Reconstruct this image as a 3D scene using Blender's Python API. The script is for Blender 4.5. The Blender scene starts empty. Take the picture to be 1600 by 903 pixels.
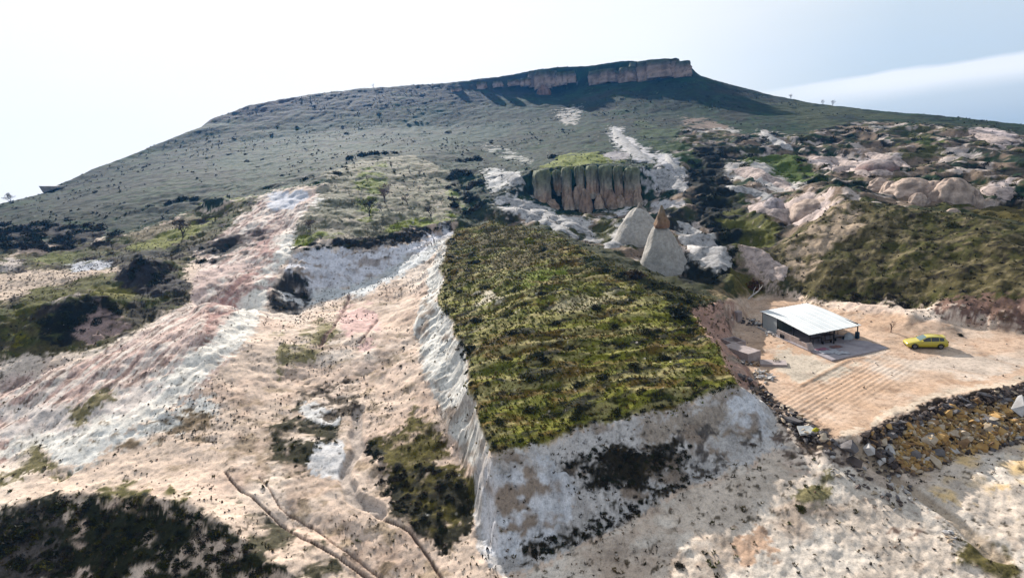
import bpy, bmesh, math, random
import numpy as np
from mathutils import Matrix, Vector, geometry
random.seed(7); RNG = np.random.RandomState(7)
SC = bpy.context.scene
COL = SC.collection

# ---------------------------------------------------------------- camera
FOC, PITCH, ROLL, CAMZ = 900.0, math.radians(12.2), math.radians(5.0), 18.0
SCALE = 1.6          # survey units (camera 18 above the yard) to metres
cam_d = bpy.data.cameras.new('camera'); cam = bpy.data.objects.new('camera', cam_d); COL.objects.link(cam)
cam_d.sensor_width = 36.0; cam_d.lens = 36.0 * FOC / 1600.0; cam_d.clip_end = 30000; cam_d.clip_start = 0.3
_X = Vector((1, 0, 0)); _F = Vector((0, math.cos(PITCH), -math.sin(PITCH))); _U = Vector((0, math.sin(PITCH), math.cos(PITCH)))
_R = math.cos(ROLL) * _X - math.sin(ROLL) * _U
_UP = math.sin(ROLL) * _X + math.cos(ROLL) * _U
M4 = Matrix((( _R.x, _UP.x, -_F.x, 0), (_R.y, _UP.y, -_F.y, 0), (_R.z, _UP.z, -_F.z, CAMZ * SCALE), (0, 0, 0, 1)))
cam.matrix_world = M4
SC.camera = cam

# ---------------------------------------------------------------- sky, sun, exposure
SUN_AZ, SUN_EL = math.radians(-17), math.radians(25)      # azimuth measured from +Y towards +X
wd = bpy.data.worlds.new('World'); SC.world = wd; wd.use_nodes = True
nt = wd.node_tree; nt.nodes.clear()
def N(t, k, **kw):
    n = t.nodes.new(k)
    for a, b in kw.items(): setattr(n, a, b)
    return n
L = nt.links.new
sky = N(nt, 'ShaderNodeTexSky', sky_type='NISHITA', sun_disc=False)
sky.sun_elevation = SUN_EL; sky.sun_rotation = SUN_AZ; sky.air_density = 1.0; sky.dust_density = 1.6; sky.ozone_density = 1.2
tc = N(nt, 'ShaderNodeTexCoord'); sep = N(nt, 'ShaderNodeSeparateXYZ'); L(tc.outputs['Generated'], sep.inputs[0])
def mth(t, op, a, b=None, c=None, clamp=False):
    n = N(t, 'ShaderNodeMath', operation=op); n.use_clamp = clamp
    for i, v in enumerate((a, b, c)):
        if v is None: continue
        if isinstance(v, (int, float)): n.inputs[i].default_value = v
        else: t.links.new(v, n.inputs[i])
    return n.outputs[0]
def ramp(t, fac, stops, interp='LINEAR'):
    n = N(t, 'ShaderNodeValToRGB'); r = n.color_ramp; r.interpolation = interp
    while len(r.elements) < len(stops): r.elements.new(0.5)
    for e, (p, c) in zip(r.elements, stops):
        e.position = p; e.color = (c, c, c, 1) if isinstance(c, (int, float)) else (*c, 1)
    t.links.new(fac, n.inputs[0]); return n.outputs[0]
def mixc(t, fac, a, b, typ='MIX'):
    n = N(t, 'ShaderNodeMix', data_type='RGBA', blend_type=typ)
    for i, v in ((0, fac), (6, a), (7, b)):
        if isinstance(v, (int, float)): n.inputs[i].default_value = v
        elif isinstance(v, tuple): n.inputs[i].default_value = (*v, 1)
        else: t.links.new(v, n.inputs[i])
    return n.outputs[2]
# high thin veil: whitest towards the sun, broken to the right; azimuth and elevation of the view direction
azi = mth(nt, 'ARCTAN2', sep.outputs[0], sep.outputs[1])                 # 0 along +Y, positive to the right
ele = mth(nt, 'ARCSINE', sep.outputs[2])
nz = N(nt, 'ShaderNodeTexNoise'); nz.inputs['Scale'].default_value = 2.2; nz.inputs['Detail'].default_value = 5
mp = N(nt, 'ShaderNodeMapping'); L(tc.outputs['Generated'], mp.inputs[0]); mp.inputs['Scale'].default_value = (1, 1, 4.5)
L(mp.outputs[0], nz.inputs['Vector'])
nzc = mth(nt, 'SUBTRACT', nz.outputs[0], 0.5)
sd = N(nt, 'ShaderNodeVectorMath', operation='DOT_PRODUCT'); L(tc.outputs['Generated'], sd.inputs[0])
sd.inputs[1].default_value = (math.sin(SUN_AZ) * math.cos(SUN_EL), math.cos(SUN_AZ) * math.cos(SUN_EL), math.sin(SUN_EL))
sund = sd.outputs['Value']
veil = ramp(nt, mth(nt, 'ADD', sund, mth(nt, 'MULTIPLY', nzc, 0.16)), [(0.30, 0.80), (0.70, 0.88), (0.90, 1.0)])
# cloud bank rising to the right, over a band of clear blue air low down
top = mth(nt, 'ADD', mth(nt, 'MULTIPLY', mth(nt, 'SUBTRACT', azi, 0.45), 0.05), mth(nt, 'ADD', 0.074, mth(nt, 'MULTIPLY', nzc, 0.07)))
d_top = mth(nt, 'SUBTRACT', top, ele)
bank = ramp(nt, mth(nt, 'ADD', mth(nt, 'MULTIPLY', d_top, 9.0), 0.5), [(0.47, 0.0), (0.54, 0.85), (0.72, 0.9), (0.92, 0.25)])
bank = mth(nt, 'MULTIPLY', bank, ramp(nt, mth(nt, 'MULTIPLY', ele, 9.0), [(0.0, 0.0), (0.12, 0.1), (0.6, 1.0)]))
side = ramp(nt, mth(nt, 'DIVIDE', azi, 3.2), [(0.085, 0.0), (0.17, 1.0), (0.55, 1.0), (0.8, 0.0)])
bank = mth(nt, 'MULTIPLY', bank, side)
lowb = mth(nt, 'MULTIPLY', ramp(nt, mth(nt, 'ADD', mth(nt, 'MULTIPLY', ele, 4.0), 0.2), [(0.2, 1.0), (0.55, 0.45), (0.95, 0.0)]), side)
bg1 = N(nt, 'ShaderNodeBackground'); L(sky.outputs[0], bg1.inputs[0]); bg1.inputs[1].default_value = 0.065
cloudcol = ramp(nt, mth(nt, 'ADD', sund, mth(nt, 'MULTIPLY', nzc, 0.14)), [(0.35, (0.62, 0.68, 0.74)), (0.60, (0.62, 0.70, 0.77)), (0.74, (0.77, 0.81, 0.84)), (0.85, (0.86, 0.88, 0.895)), (1.0, (0.96, 0.95, 0.94))])
cloudcol = mixc(nt, lowb, cloudcol, (0.42, 0.55, 0.70))
bg2 = N(nt, 'ShaderNodeBackground'); L(cloudcol, bg2.inputs[0]); bg2.inputs[1].default_value = 0.60
bg3 = N(nt, 'ShaderNodeBackground'); bg3.inputs[0].default_value = (0.88, 0.90, 0.93, 1); bg3.inputs[1].default_value = 0.60
m1 = N(nt, 'ShaderNodeMixShader'); L(veil, m1.inputs[0]); L(bg1.outputs[0], m1.inputs[1]); L(bg2.outputs[0], m1.inputs[2])
m2 = N(nt, 'ShaderNodeMixShader'); L(bank, m2.inputs[0]); L(m1.outputs[0], m2.inputs[1]); L(bg3.outputs[0], m2.inputs[2])
wo = N(nt, 'ShaderNodeOutputWorld'); L(m2.outputs[0], wo.inputs[0])
sl = bpy.data.lights.new('sun', 'SUN'); sl.energy = 5.0; sl.angle = math.radians(0.6); sl.color = (1.0, 0.94, 0.86)
so = bpy.data.objects.new('sun', sl); COL.objects.link(so)
sv = Vector((math.sin(SUN_AZ) * math.cos(SUN_EL), math.cos(SUN_AZ) * math.cos(SUN_EL), math.sin(SUN_EL)))
so.rotation_euler = sv.to_track_quat('Z', 'Y').to_euler(); so.location = (0, 0, 120)
SC.view_settings.view_transform = 'Standard'; SC.view_settings.look = 'None'
SC.view_settings.exposure = 0.92; SC.view_settings.gamma = 1.0
SC.cycles.max_bounces = 4; SC.cycles.diffuse_bounces = 2

# ---------------------------------------------------------------- numpy noise
def _h(ix, iy, s):
    n = (ix.astype(np.int64) * 374761393 + iy.astype(np.int64) * 668265263 + s * 1274126177) & 0xffffffff
    n = ((n ^ (n >> 13)) * 1274126177) & 0xffffffff
    n = (n ^ (n >> 16)) & 0xffffffff
    return n.astype(np.float64) / 4294967295.0
def vnoise(x, y, s=0):
    x0 = np.floor(x); y0 = np.floor(y); fx = x - x0; fy = y - y0
    fx = fx * fx * (3 - 2 * fx); fy = fy * fy * (3 - 2 * fy)
    a = _h(x0, y0, s); b = _h(x0 + 1, y0, s); c = _h(x0, y0 + 1, s); d = _h(x0 + 1, y0 + 1, s)
    return (a + (b - a) * fx) * (1 - fy) + (c + (d - c) * fx) * fy
def fbm(x, y, sc, octv=4, s=0, gain=0.5):
    v = 0; a = 1; t = 0; x = x / sc; y = y / sc
    for o in range(octv):
        v = v + a * vnoise(x + o * 17.3, y - o * 9.1, s + o); t += a; a *= gain
        x, y = x * 1.9 + y * 0.6, y * 1.9 - x * 0.6
    return v / t                                   # 0..1
def sstep(a, b, v):
    t = np.clip((v - a) / (b - a), 0, 1); return t * t * (3 - 2 * t)

# ---------------------------------------------------------------- pixel rays (tracing outlines of the photograph to world points)
def ray(px, py):
    u, v = px - 800.0, 451.5 - py
    a = u * math.cos(ROLL) + v * math.sin(ROLL); b = -u * math.sin(ROLL) + v * math.cos(ROLL)
    d = a * _X + b * _U + FOC * _F
    return math.atan2(d.x, d.y), d.z / math.hypot(d.x, d.y)        # azimuth, slope
def P(px, py, r=None, z=None):
    az, sl_ = ray(px, py)
    if r is None: r = (z - CAMZ) / sl_
    else: z = CAMZ + sl_ * r
    return (r * math.sin(az), r * math.cos(az), z)
# ---------------------------------------------------------------- terrain: surveyed spot heights and break lines
pts = []; lines = []
def R_(px, py, r): pts.append(P(px, py, r=r)); return len(pts) - 1
def Z_(px, py, z): pts.append(P(px, py, z=z)); return len(pts) - 1
def W_(x, y, z): pts.append((x, y, z)); return len(pts) - 1
def brk(ids): lines.extend((ids[i], ids[i + 1]) for i in range(len(ids) - 1))
def zl(*a, b=True):
    ids = [Z_(*p) for p in a]
    if b: brk(ids)
def rl(*a, b=True):
    ids = [R_(*p) for p in a]
    if b: brk(ids)
# skyline and what lies behind it
skyl = [(-150, 372, 170, 8), (-60, 338, 180, 9), (0, 319, 190, 10), (70, 299, 205, 10), (150, 262, 225, 12), (250, 222, 250, 12), (325, 193, 272, 12), (335, 182, 282, 4), (390, 163, 290, 3),
        (480, 147, 300, 3), (560, 137, 305, 3), (640, 132, 305, 3), (700, 128, 303, 3), (760, 121, 300, 3), (830, 109, 296, 3),
        (870, 104, 293, 3), (920, 101, 290, 3), (980, 93, 287, 3), (1050, 89, 283, 3), (1074, 91, 281, 5), (1100, 120, 290, 10), (1150, 133, 290, 12),
        (1210, 148, 280, 12), (1280, 161, 265, 12), (1360, 170, 252, 12), (1450, 178, 240, 12), (1520, 185, 230, 12), (1600, 194, 220, 12), (1720, 210, 200, 12), (1900, 240, 180, 12)]
ids = []
for px, py, r, dz in skyl:
    i = R_(px, py, r); ids.append(i); x, y, z = pts[i]
    for k, (q, w) in enumerate(((1.25, 1), (1.7, 3), (2.4, 5))):
        W_(x * q, y * q, z - dz * w - (0 if k < 2 else (z - 3 * dz) * 0.5))
brk(ids)
# foot of the cap rock
rl((338, 196, 262), (400, 188, 266), (480, 178, 268), (560, 168, 270), (640, 162, 272), (700, 156, 275), (760, 150, 281), (830, 140, 288), (870, 146, 284), (930, 131, 284), (1000, 124, 282), (1060, 119, 279), (1080, 117, 279))
# hill
for p in ((600, 200, 240), (500, 235, 190), (420, 250, 190), (330, 230, 235), (300, 262, 190), (150, 300, 180), (60, 330, 165), (250, 300, 150), (700, 200, 235), (800, 200, 220), (800, 245, 160), (1000, 170, 235),
          (900, 190, 215), (1000, 215, 165), (1100, 180, 220), (1200, 200, 195), (1300, 215, 175), (1400, 225, 165), (1500, 235, 155), (1600, 245, 150), (1750, 260, 140), (1150, 240, 150),
          (400, 285, 145), (330, 310, 125), (0, 345, 150), (0, 380, 125), (-150, 420, 120), (120, 350, 135), (200, 340, 135), (560, 238, 160), (720, 240, 160), (760, 270, 130), (1250, 255, 135), (1380, 262, 128), (1480, 270, 122), (1600, 285, 118), (1750, 300, 112)):
    R_(*p)
# left terraces and mounds
for p in ((0, 430, 105), (-150, 480, 98), (60, 420, 106), (150, 415, 101), (100, 385, 120), (200, 388, 112), (280, 372, 111), (350, 335, 120), (300, 330, 128), (400, 312, 122), (450, 300, 116), (250, 398, 98)):
    R_(*p)
rl((-100, 520, 80), (20, 480, 80), (75, 472, 76), (130, 457, 77), (190, 468, 75), (240, 475, 75))
rl((-100, 600, 73), (20, 545, 72), (90, 545, 70), (150, 535, 69), (220, 515, 70), (280, 480, 73))
rl((175, 430, 87), (215, 405, 86), (245, 402, 85), (270, 425, 84))
rl((190, 460, 80), (230, 462, 78), (280, 456, 77), (300, 440, 80))
for p in ((320, 395, 96), (380, 340, 109), (420, 385, 92), (400, 440, 78), (360, 412, 86), (330, 470, 70)): R_(*p)
rl((300, 372, 104), (340, 378, 101), (375, 372, 99)); rl((300, 415, 90), (340, 418, 87), (385, 400, 89))
# pink and white slope
for p in ((300, 520, 5.0), (400, 530, 3.4), (200, 590, 3.0), (100, 600, 2.6), (0, 620, 2.2), (-150, 680, 1.5), (330, 620, 1.6), (200, 660, 1.2), (0, 690, 0.7), (440, 520, 3.0)): Z_(*p)
# orchard terrace
rl((453, 384, 88), (500, 380, 88), (560, 372, 90), (620, 363, 92), (665, 354, 93), (706, 347, 95))
rl((455, 397, 86.5), (500, 396, 86), (560, 388, 87), (620, 377, 89), (665, 368, 91), (704, 360, 92))
rl((470, 460, 79), (510, 455, 79), (545, 448, 80), (600, 420, 83), (650, 396, 86), (690, 374, 90))
for p in ((490, 300, 113), (520, 268, 128), (570, 248, 148), (650, 244, 150), (720, 300, 122), (740, 330, 105), (600, 300, 118), (600, 340, 100), (690, 262, 142), (470, 345, 98)): R_(*p)
# knob below the terrace corner
rl((438, 425, 81), (452, 418, 81), (470, 432, 79.5)); rl((415, 492, 72), (450, 492, 73), (485, 478, 75))
# quarry floor
for p in ((500, 500, 2.3), (600, 500, 1.9), (600, 440, 3.9), (550, 470, 3), (500, 600, 0.4), (600, 600, 0), (430, 600, 0.9), (560, 680, -1), (480, 690, -0.7), (400, 700, -0.3), (600, 720, -1.4),
          (500, 770, -1.6), (650, 790, -2.3), (560, 850, -3), (700, 890, -3.4), (615, 560, 1.0), (640, 640, -0.3), (450, 820, -2.2), (560, 940, -3.8), (700, 1000, -4)): Z_(*p)
# plateau: left rim and foot
zl((708, 362, 8.0), (697, 420, 6.0), (692, 470, 4.7), (716, 540, 3.5), (737, 610, 2.5), (752, 660, 1.8), (769, 706, 1.2))
zl((690, 384, 6.1), (666, 425, 4.8), (652, 480, 3.1), (648, 520, 2.0), (660, 590, 0.9), (688, 650, -0.2), (720, 730, -1.7), (740, 800, -2.7), (775, 893, -3.4), (790, 960, -4))
# plateau: front rim and foot
zl((769, 706, 1.2), (830, 693, 1.2), (900, 672, 1.2), (980, 655, 1.25), (1060, 633, 1.5), (1110, 618, 1.6), (1160, 604, 1.8))
zl((775, 893, -3.4), (850, 868, -3.1), (930, 822, -2.2), (1000, 782, -1.6), (1080, 747, -1.3), (1150, 718, -1.1), (1205, 700, -0.9))
# plateau: right rim and foot
zl((1160, 604, 1.8), (1132, 560, 2.2), (1100, 515, 2.9), (1088, 485, 3.4), (1118, 472, 3.0), (1140, 470, 2.4))
zl((1200, 640, -0.1), (1180, 598, 0.0), (1158, 568, 0.1), (1140, 535, 0.1), (1146, 505, 0.2), (1165, 488, 0.2))
# plateau: back rim
zl((708, 362, 8.0), (770, 350, 8.2), (850, 368, 7.3), (920, 398, 6.2), (1000, 430, 4.8), (1060, 455, 4.0), (1118, 472, 3.0))
for p in ((850, 500, 4.4), (950, 550, 3.0), (850, 600, 2.4), (1050, 540, 2.9), (800, 430, 6.2), (1000, 480, 4.1), (900, 440, 5.4), (780, 560, 3.2), (950, 620, 1.9), (1080, 590, 2.2)): Z_(*p)
# ravine beyond the plateau and the chimneys' apron
for p in ((860, 355, 95), (940, 392, 82), (1050, 437, 71), (1120, 452, 65), (1000, 395, 82), (960, 360, 94), (1100, 410, 76), (1120, 390, 80), (1090, 340, 98), (1100, 300, 112), (1090, 260, 130),
          (780, 300, 113), (800, 335, 102), (760, 345, 97), (750, 300, 115), (900, 345, 104), (1040, 330, 104), (1060, 280, 122), (1150, 440, 68)): R_(*p)
# cliff block
rl((832, 266, 120), (860, 262, 121), (930, 258, 121.5), (995, 262, 122)); rl((835, 322, 115), (870, 324, 115.5), (930, 324, 115.5), (995, 316, 117))
for p in ((900, 242, 137), (950, 250, 132), (1010, 300, 118), (820, 300, 114)): R_(*p)
# right: near slope, its crest and what is behind
rl((1325, 308, 88), (1400, 322, 86), (1500, 338, 84), (1600, 352, 82), (1750, 380, 80))
zl((1180, 462, 0.7), (1250, 470, 0.6), (1330, 482, 0.5), (1420, 492, 0.5), (1500, 508, 0.4), (1600, 524, 0.3), (1750, 552, 0.2))
zl((1250, 458, 1.4), (1330, 466, 1.6), (1420, 472, 1.9), (1500, 480, 1.9), (1600, 487, 2.0), (1750, 505, 2), b=True)
for p in ((1250, 362, 80), (1200, 420, 73), (1260, 335, 97), (1200, 335, 100), (1180, 380, 86), (1180, 300, 112), (1350, 300, 112), (1430, 320, 109), (1500, 328, 108), (1600, 338, 107), (1750, 350, 105),
          (1350, 262, 125), (1300, 290, 105), (1250, 300, 108), (1400, 400, 74), (1500, 410, 72), (1600, 420, 71), (1300, 390, 76)): R_(*p)
# yard
for p in ((1200, 560, 0), (1200, 500, 0.1), (1300, 600, 0), (1300, 500, 0.1), (1400, 540, 0), (1500, 540, 0), (1600, 560, 0), (1750, 600, 0), (1250, 640, 0), (1450, 600, 0)): Z_(*p)
zl((1200, 640, -0.1), (1255, 668, -0.1), (1295, 684, -0.1), (1345, 679, 0), (1400, 655, 0), (1500, 625, 0), (1600, 600, 0), (1750, 560, 0))
zl((1205, 700, -0.9), (1270, 715, -0.9), (1330, 722, -1.1), (1415, 745, -1.9), (1500, 712, -1.9), (1600, 688, -1.9), (1750, 650, -1.9))
# right foreground
for p in ((1300, 770, -1.6), (1250, 820, -2.1), (1400, 810, -2.1), (1200, 903, -2.8), (1000, 900, -3.2), (1400, 903, -2.9), (1600, 903, -3.1), (1600, 780, -2.4), (1750, 740, -2.3), (1100, 830, -2.3), (1500, 770, -2.2), (1800, 950, -3.4)): Z_(*p)
# bottom-left mound
zl((-150, 800, 0.2), (0, 785, 0.2), (100, 768, 0.1), (200, 772, 0), (300, 792, -0.3), (360, 830, -0.9), (430, 880, -1.8), (500, 930, -2.9))
zl((-150, 1010, -3.3), (0, 985, -3.6), (100, 960, -3.7), (200, 950, -3.8), (300, 935, -3.6), (360, 925, -3.2))
for p in ((0, 740, 0.1), (200, 720, 0.2), (340, 745, -0.5), (420, 770, -1.2), (100, 740, 0.2)): Z_(*p)
# near and outer ground
for a in range(-180, 180, 15):
    W_(9 * math.sin(math.radians(a + .5)), 9 * math.cos(math.radians(a + .5)), -5.5)
for a in list(range(-180, -60, 12)) + list(range(66, 180, 12)):
    for r, z in ((25, -5), (60, -5), (140, -6), (350, -12), (700, -20)):
        W_(r * math.sin(math.radians(a)), r * math.cos(math.radians(a)), z)
for a in range(-180, 180, 8):
    W_(1200 * math.sin(math.radians(a)), 1200 * math.cos(math.radians(a)), -30)

v_, e_, f_, ov, oe, of = geometry.delaunay_2d_cdt([Vector((p[0], p[1])) for p in pts], lines, [], 0, 1e-4)
zz = []
for i, o in enumerate(ov):
    if o: zz.append(float(np.mean([pts[j][2] for j in o])))
    else:
        c = min(range(len(pts)), key=lambda j: (pts[j][0] - v_[i].x) ** 2 + (pts[j][1] - v_[i].y) ** 2); zz.append(pts[c][2])
        print('crossing break line near', [round(t, 1) for t in pts[c]])
V = np.array([(a.x, a.y, z) for a, z in zip(v_, zz)])

# polar sheet: columns = azimuth, rows = log distance
fine = np.radians(np.arange(-49, 49.001, 0.105))
coarse = np.radians(np.concatenate([np.arange(49.6, 56, .7), np.arange(57, 304, 3.0), np.arange(304.2, 311, .7)]))
AZ = np.concatenate([fine, coarse]); NF = len(fine)
RR = np.concatenate([[0.5, 3, 6, 9, 12, 15, 18, 20], np.exp(np.arange(math.log(21), math.log(345), 0.0040)), [352, 365, 385, 410, 450, 500, 600, 750, 1000, 1190]])
NA, NR = len(AZ), len(RR)
A2, R2 = np.meshgrid(AZ, RR)                     # rows r, cols az
GX, GY = R2 * np.sin(A2), R2 * np.cos(A2)
GZ = np.full(GX.shape, -30.0)
fx, fy = GX.ravel(), GY.ravel(); fz = GZ.ravel()
LR = np.log(RR)
for tri in f_:
    a, b, c = V[tri[0]], V[tri[1]], V[tri[2]]
    det = (b[1] - c[1]) * (a[0] - c[0]) + (c[0] - b[0]) * (a[1] - c[1])
    if abs(det) < 1e-9: continue
    t3 = np.array([a, b, c])
    rmax = np.hypot(t3[:, 0], t3[:, 1]).max() + .8
    # closest distance from the origin to the triangle decides the first row
    def segd(p, q):
        d = q - p; t = np.clip(-(p @ d) / (d @ d + 1e-12), 0, 1); return np.hypot(*(p + t * d))
    p2 = t3[:, :2]; rmin = min(segd(p2[0], p2[1]), segd(p2[1], p2[2]), segd(p2[2], p2[0])) - .8
    azs = np.arctan2(t3[:, 0], t3[:, 1]); 
    s0 = (p2[0, 0] * p2[1, 1] - p2[0, 1] * p2[1, 0]); s1 = (p2[1, 0] * p2[2, 1] - p2[1, 1] * p2[2, 0]); s2 = (p2[2, 0] * p2[0, 1] - p2[2, 1] * p2[0, 0])
    if (s0 > 0) == (s1 > 0) == (s2 > 0): rmin = 0
    i0, i1 = np.searchsorted(RR, rmin), np.searchsorted(RR, rmax)
    if i1 <= i0: continue
    if azs.max() - azs.min() < math.pi * .9 and rmin > 0:
        am = (AZ + math.pi) % (2 * math.pi) - math.pi
        cols = np.nonzero((am >= azs.min() - .8 / max(rmin, 5)) & (am <= azs.max() + .8 / max(rmin, 5)))[0]
    else: cols = np.arange(NA)
    if len(cols) == 0: continue
    X = GX[i0:i1][:, cols]; Y = GY[i0:i1][:, cols]
    w0 = ((b[1] - c[1]) * (X - c[0]) + (c[0] - b[0]) * (Y - c[1])) / det
    w1 = ((c[1] - a[1]) * (X - c[0]) + (a[0] - c[0]) * (Y - c[1])) / det
    w2 = 1 - w0 - w1
    m = (w0 >= -1e-7) & (w1 >= -1e-7) & (w2 >= -1e-7)
    Zs = GZ[i0:i1][:, cols]; Zs[m] = (w0 * a[2] + w1 * b[2] + w2 * c[2])[m]
    GZ[i0:i1, cols[0]:cols[-1] + 1] = Zs if len(cols) == cols[-1] - cols[0] + 1 else GZ[i0:i1, cols[0]:cols[-1] + 1]
    if len(cols) != cols[-1] - cols[0] + 1:
        for k, cc in enumerate(cols): GZ[i0:i1, cc] = Zs[:, k]
def box1(a, n, ax):
    pad = [(0, 0), (0, 0)]; pad[ax] = (n + 1, n)
    c = np.cumsum(np.pad(a, pad, mode='edge'), axis=ax)
    if ax == 0: return (c[2 * n + 1:] - c[:-2 * n - 1]) / (2 * n + 1)
    return (c[:, 2 * n + 1:] - c[:, :-2 * n - 1]) / (2 * n + 1)
def blur(a, n0, n1):
    for _ in range(2): a = box1(box1(a, n0, 0), n1, 1)
    return a
FI = slice(8, NR - 10)
def smooth_fine(Z):
    z = Z[8:NR - 10, :NF]
    light = blur(z, 1, 2); strong = blur(z, 7, 14); big = blur(z, 16, 30)
    d = np.abs(light - strong) / RR[8:NR - 10, None]
    w = blur(sstep(0.0009, 0.0035, d), 3, 3)
    d2 = np.abs(strong - big) / RR[8:NR - 10, None]
    w2 = blur(sstep(0.001, 0.004, d2), 5, 5)
    s = big * (1 - w2) + strong * w2
    Z = Z.copy(); Z[8:NR - 10, :NF] = s * (1 - w) + light * w
    return Z
GZ = smooth_fine(GZ)

# weathered, wandering edges: the smoothed sheet is sampled at wandering points
GZ0 = GZ.copy()
def sample(Zs, x, y):
    az = np.arctan2(x, y); r = np.hypot(x, y)
    c = np.clip((az - AZ[0]) / (AZ[1] - AZ[0]), 0, NF - 1.001); i = c.astype(int); f = c - i
    k = np.clip(np.searchsorted(RR, r) - 1, 0, NR - 2); g = np.clip((r - RR[k]) / (RR[k + 1] - RR[k]), 0, 1)
    return (Zs[k, i] * (1 - f) + Zs[k, i + 1] * f) * (1 - g) + (Zs[k + 1, i] * (1 - f) + Zs[k + 1, i + 1] * f) * g
_x, _y, _r = GX[:, :NF], GY[:, :NF], R2[:, :NF]
_wa = np.clip(_r / 60, .6, 1.6) * sstep(21, 26, _r) * (1 - sstep(130, 200, _r))
XW = _x + ((fbm(_x, _y, 4.5, 3, 901) - .5) * 2.2 + (fbm(_x, _y, .9, 3, 903, .6) - .5) * .7) * _wa
YW = _y + ((fbm(_x, _y, 4.5, 3, 902) - .5) * 2.2 + (fbm(_x, _y, .9, 3, 904, .6) - .5) * .7) * _wa
GZ[:, :NF] = sample(GZ0, XW, YW)
# ---------------------------------------------------------------- helpers on the sheet
TF = AZ[0]; DA = AZ[1] - AZ[0]
CZ = GZ0
def prof(az):
    c = (az - TF) / DA; c = min(max(c, 0), NF - 1.001); i = int(c); f = c - i
    return CZ[:, i] * (1 - f) + CZ[:, i + 1] * f
def cast(px, py):
    az, s = ray(px, py); p = prof(az); rz = CAMZ + s * RR
    hit = np.nonzero(p[3:] >= rz[3:])[0]
    if len(hit) == 0: return az, math.log(340), None
    i = hit[0] + 3
    a = rz[i - 1] - p[i - 1]; b = rz[i] - p[i]; t = a / (a - b + 1e-12)
    r = RR[i - 1] + t * (RR[i] - RR[i - 1])
    return az, math.log(r), Vector((r * math.sin(az), r * math.cos(az), CAMZ + s * r))
def zat(x, y):
    az = np.arctan2(x, y); r = np.hypot(x, y)
    c = np.clip((az - TF) / DA, 0, NF - 1.001); i = c.astype(int); f = c - i
    k = np.clip(np.searchsorted(RR, r) - 1, 0, NR - 2); g = np.clip((r - RR[k]) / (RR[k + 1] - RR[k]), 0, 1)
    return (GZ[k, i] * (1 - f) + GZ[k, i + 1] * f) * (1 - g) + (GZ[k + 1, i] * (1 - f) + GZ[k + 1, i + 1] * f) * g
def zat1(x, y): return float(zat(np.array([x]), np.array([y]))[0])
SZ = GZ.shape
fA = np.arctan2(XW, YW); fL = np.log(np.maximum(np.hypot(XW, YW), 1)); fR = R2[:, :NF]; X_, Y_ = GX[:, :NF], GY[:, :NF]
_sa, _sl = fA * 900, fL * 150
WA = (fbm(_sa, _sl, 26, 3, 11) - .5) * 34 / 900; WL = (fbm(_sa, _sl, 26, 3, 12) - .5) * 34 / 150
WA2 = (fbm(_sa, _sl, 7, 2, 13) - .5) * 9 / 900; WL2 = (fbm(_sa, _sl, 7, 2, 14) - .5) * 9 / 150
_gs = np.abs(np.gradient(GZ[:, :NF], axis=0)) / np.gradient(RR)[:, None]
_damp = 1 / (1 + 3.5 * np.clip(_gs, 0, 3)); WL *= _damp; WL2 *= _damp; YC = Y_ + GZ[:, :NF] * 1.3
_ne = sstep(55, 90, fR); NE = fbm(X_, YC, .42, 3, 15, .7) * (1 - _ne) + fbm(X_, YC, 1.1, 3, 16, .7) * _ne
def dens(poly, closed=True, step=9):
    out = []; n = len(poly)
    for i in range(n if closed else n - 1):
        a = poly[i]; b = poly[(i + 1) % n]; k = max(1, int(math.hypot(b[0] - a[0], b[1] - a[1]) / step))
        for j in range(k): out.append((a[0] + (b[0] - a[0]) * j / k, a[1] + (b[1] - a[1]) * j / k))
    if not closed: out.append(poly[-1])
    return out
def inpoly(poly, warp=1.0, seedless=False):
    q = [cast(*p)[:2] for p in dens(poly)]
    qa = np.array([p[0] for p in q]); ql = np.array([p[1] for p in q])
    mg = .03 * max(warp, .3)
    c0, c1 = np.searchsorted(AZ[:NF], [qa.min() - mg, qa.max() + mg]); r0, r1 = np.searchsorted(LR, [ql.min() - .12, ql.max() + .12])
    m = np.zeros((NR, NF))
    a = fA[r0:r1, c0:c1] + WA[r0:r1, c0:c1] * warp + WA2[r0:r1, c0:c1] * min(warp * 1.5, 1.3)
    l = fL[r0:r1, c0:c1] + WL[r0:r1, c0:c1] * warp * .6 + WL2[r0:r1, c0:c1] * min(warp, 1.0)
    ins = np.zeros(a.shape, bool)
    for i in range(len(q)):
        a0, l0, a1, l1 = qa[i - 1], ql[i - 1], qa[i], ql[i]
        if l0 == l1: continue
        rows = (l > min(l0, l1)) & (l <= max(l0, l1))
        x = a0 + (l - l0) / (l1 - l0) * (a1 - a0)
        ins ^= rows & (a < x)
    m[r0:r1, c0:c1] = box1(box1(ins.astype(float), 1, 0), 1, 1)
    if warp >= .3:
        k = 6 if warp > .5 else 3
        R0, R1, C0, C1 = max(r0 - 8, 0), min(r1 + 8, NR), max(c0 - 8, 0), min(c1 + 8, NF)
        q_ = box1(box1(m[R0:R1, C0:C1], k, 0), k, 1); m[R0:R1, C0:C1] = sstep(.36, .64, q_ + (NE[R0:R1, C0:C1] - .5) * 1.3)
    return m
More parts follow.
